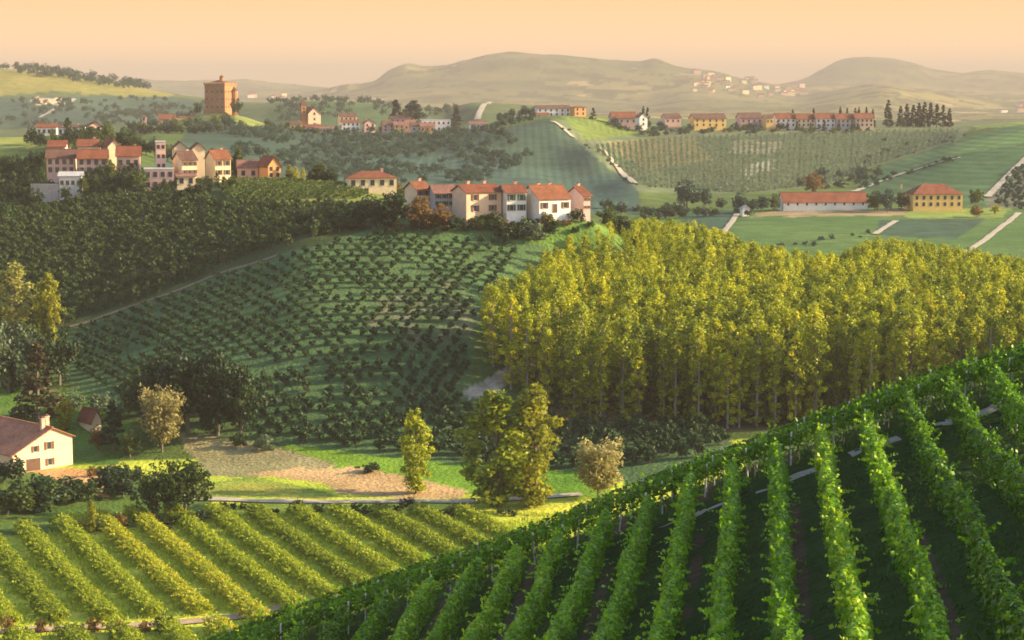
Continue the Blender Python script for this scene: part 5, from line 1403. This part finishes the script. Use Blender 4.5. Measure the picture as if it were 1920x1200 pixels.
# wooded flank of the middle hill: too many to count
def wooded(poly, y0, y1, n, hr, name, label, seed, leaf='woodland leaves', kind='bush', thin=.6, wide=1.1):
    rng = np.random.default_rng(seed); pts = []; hs = []
    xs = [p[0] for p in poly]; Y = rng.uniform(y0, y1, n * 6)
    U = rng.uniform(min(xs), max(xs), n * 6); X = (U - 960) / FOC * Y
    Z = height(X, Y); px, py = proj(X, Y, Z)
    k = inpoly(px, py, poly) & (fbm(X / 40, Y / 40, seed, 3) > .44)
    X, Y, Z = X[k][:n], Y[k][:n], Z[k][:n]
    mass(name, kind, np.stack([X, Y, Z], 1), rng.uniform(*hr, len(X)), leaf, label, 'wood', wide, 4, True, thin)
wooded([(430, 240), (560, 250), (800, 252), (950, 245), (980, 262), (1000, 300), (900, 345), (700, 345), (560, 320), (440, 300)], 830, 1340, 620, (3, 6), 'woods', 'bluish woods and thickets covering the hill flank below the church village', 31)
wooded([(-100, 195), (250, 185), (440, 200), (430, 228), (200, 240), (-100, 240)], 1500, 2500, 260, (4, 9), 'woods', 'hazy copses on the far left hills', 32)
wooded([(-100, 118), (30, 122), (230, 150), (340, 172), (240, 168), (0, 138)], 2100, 2700, 110, (6, 14), 'treeline', 'row of hazy trees along the crest of the far left hill', 33)
wooded([(500, 185), (760, 185), (900, 215), (520, 230)], 1650, 2400, 160, (4, 9), 'woods', 'dim copses on the dark hill behind the church', 35)

# vine rows of the far slope
def far_rows():
    mats = MAT['far vine leaves']
    n = 0
    for k in range(66):
        px0 = 1120 + k * 10.5
        ys = np.arange(960., 1430., 3.0)
        u = px0 + (1190 - ys) * (-.045) * (px0 - 1380) / 300
        xs = (u - 960) / FOC * ys
        z = height(xs, ys); px, py = proj(xs, ys, z)
        m = inpoly(px, py, [(1105, 275), (1260, 258), (1640, 246), (1800, 244), (1790, 262), (1620, 318), (1560, 345), (1400, 362), (1215, 352)])
        if m.sum() < 12: continue
        rng = np.random.default_rng(900 + k)
        a, b = np.nonzero(m)[0][[0, -1]]
        ys2 = np.arange(ys[a], ys[b], .5); n_ = int(len(ys2) * 2.2)
        Yp = rng.uniform(ys[a], ys[b], n_); Xp = np.interp(Yp, ys, xs) + rng.normal(0, .35, n_)
        P = np.stack([Xp, Yp, height(Xp, Yp) + rng.uniform(.2, 1.3, n_)], 1)
        V, Q = leaf_quads(P, np.tile([0, -.3, .8], (n_, 1)), .72, .8, 1.2, rng)
        o0 = np.array([xs[a], ys[a], z[a]])
        o = link('vine_row', np_mesh('vine_row', V - o0, Q, [mats], {'tint': ('FACE', 'FLOAT', rng.random(n_))})); o.location = o0
        tag(o, 'thin hazy vine row running down the far slope below the right ridge', 'vine row', 'hazy vine rows on the far slope')
far_rows()

# vineyard patch on the ledge below the village, and young trees at the right edge
# young orchard dotted over the slope at the right edge, and hedges between the far fields
X, Y, Z, PX, PY = grid_points([(1862, 372), (1900, 322), (1990, 280), (1990, 396), (1870, 392)], 890, 1300, 5.0, 9.0, R(20), .5, 44, .5)
mass('young_orchard', 'hazel', np.stack([X, Y, Z], 1), RNG.uniform(2.2, 3.6, len(X)), 'woodland leaves', 'dotted young orchard on the slope at the right edge', 'orchard', 1.2)
scatter([(1465, 388), (1640, 388), (1640, 392), (1465, 392)], 830, 915, 16, [('bush', 'green leaves'), ('bush', 'woodland leaves')], (6, 11), 'hedge_bush', 'low hedge bush along the front of the long red barn', 'hedge before the long barn', 41, 1.8, 7)
scatter([(1600, 352), (1700, 322), (1800, 292), (1800, 298), (1700, 330), (1610, 360)], 930, 1300, 14, [('bush', 'woodland leaves'), ('broad', 'woodland leaves')], (6, 13), 'hedge_bush', 'bluish bush beside the pale track on the right green hill', 'bushes along the right hill track', 42, 1.5, 8)
scatter([(1640, 262), (1800, 246), (1830, 258), (1640, 318), (1560, 346), (1560, 338)], 950, 1420, 26, [('bush', 'woodland leaves'), ('bush', 'green leaves')], (4, 9), 'hedge_bush', 'small bush where the far vine rows meet the green hill', 'bushes under the far vine rows', 43, 1.6, 8)
scatter([(1040, 232), (1060, 236), (1200, 345), (1190, 356), (1090, 272)], 960, 1430, 11, [('bush', 'woodland leaves')], (4, 9), 'hedge_bush', 'dark bush on the crest line of the middle hill', 'bushes on the crest of the middle hill', 45, 1.5, 6)
scatter([(1380, 470), (1640, 436), (1650, 410), (1660, 412), (1650, 445), (1390, 480)], 680, 860, 12, [('bush', 'woodland leaves'), ('bush', 'green leaves')], (6, 14), 'hedge_bush', 'field edge bush beyond the golden poplars', 'bushes between the right fields', 46, 1.4, 10)

def ledge_rows():
    k = 0
    for c in np.arange(-120, -38, 2.6):
        ys = np.arange(560., 640., .5); xs = c + .10 * (ys - 600)
        px, py = proj(xs, ys, height(xs, ys))
        m = inpoly(px, py, [(425, 342), (600, 345), (700, 366), (620, 385), (470, 385), (420, 372)])
        if m.sum() < 16: continue
        a, b = np.nonzero(m)[0][[0, -1]]
        rng = np.random.default_rng(1200 + k); n_ = int((ys[b] - ys[a]) * 26)
        Yp = rng.uniform(ys[a], ys[b], n_); Xp = np.interp(Yp, ys, xs) + rng.normal(0, .28, n_)
        P = np.stack([Xp, Yp, height(Xp, Yp) + rng.uniform(.3, 1.9, n_)], 1)
        V, Q = leaf_quads(P, np.tile([0, 0, .8], (n_, 1)), .42, .8, 1.2, rng)
        o0 = np.array([xs[a], ys[a], float(height(xs[a], ys[a]))])
        o = link('vine_row', np_mesh('vine_row', V - o0, Q, [MAT['green leaves']], {'tint': ('FACE', 'FLOAT', rng.random(n_))})); o.location = o0
        tag(o, 'short green vine row on the ledge beside the village', 'vine row', 'vine rows on the ledge beside the village'); k += 1
ledge_rows()

# ------------------------------------------------------------------ evening haze
def haze():
    m, N, L = newmat('haze')
    o = N.new('ShaderNodeOutputMaterial')
    v = N.new('ShaderNodeVolumePrincipled')
    v.inputs['Color'].default_value = (0.48, 0.44, 0.40, 1)
    v.inputs['Density'].default_value = 1.22e-4
    v.inputs['Anisotropy'].default_value = 0.0
    L.new(v.outputs[0], o.inputs['Volume'])
    zlo = float(LZ.min()) - 20
    b = MB().box(-18000, 23500, -60, 21500, zlo, 215.0).build('haze', m)
    tag(b, 'pale warm evening haze lying over the hills', 'haze', None, 'stuff')
haze()
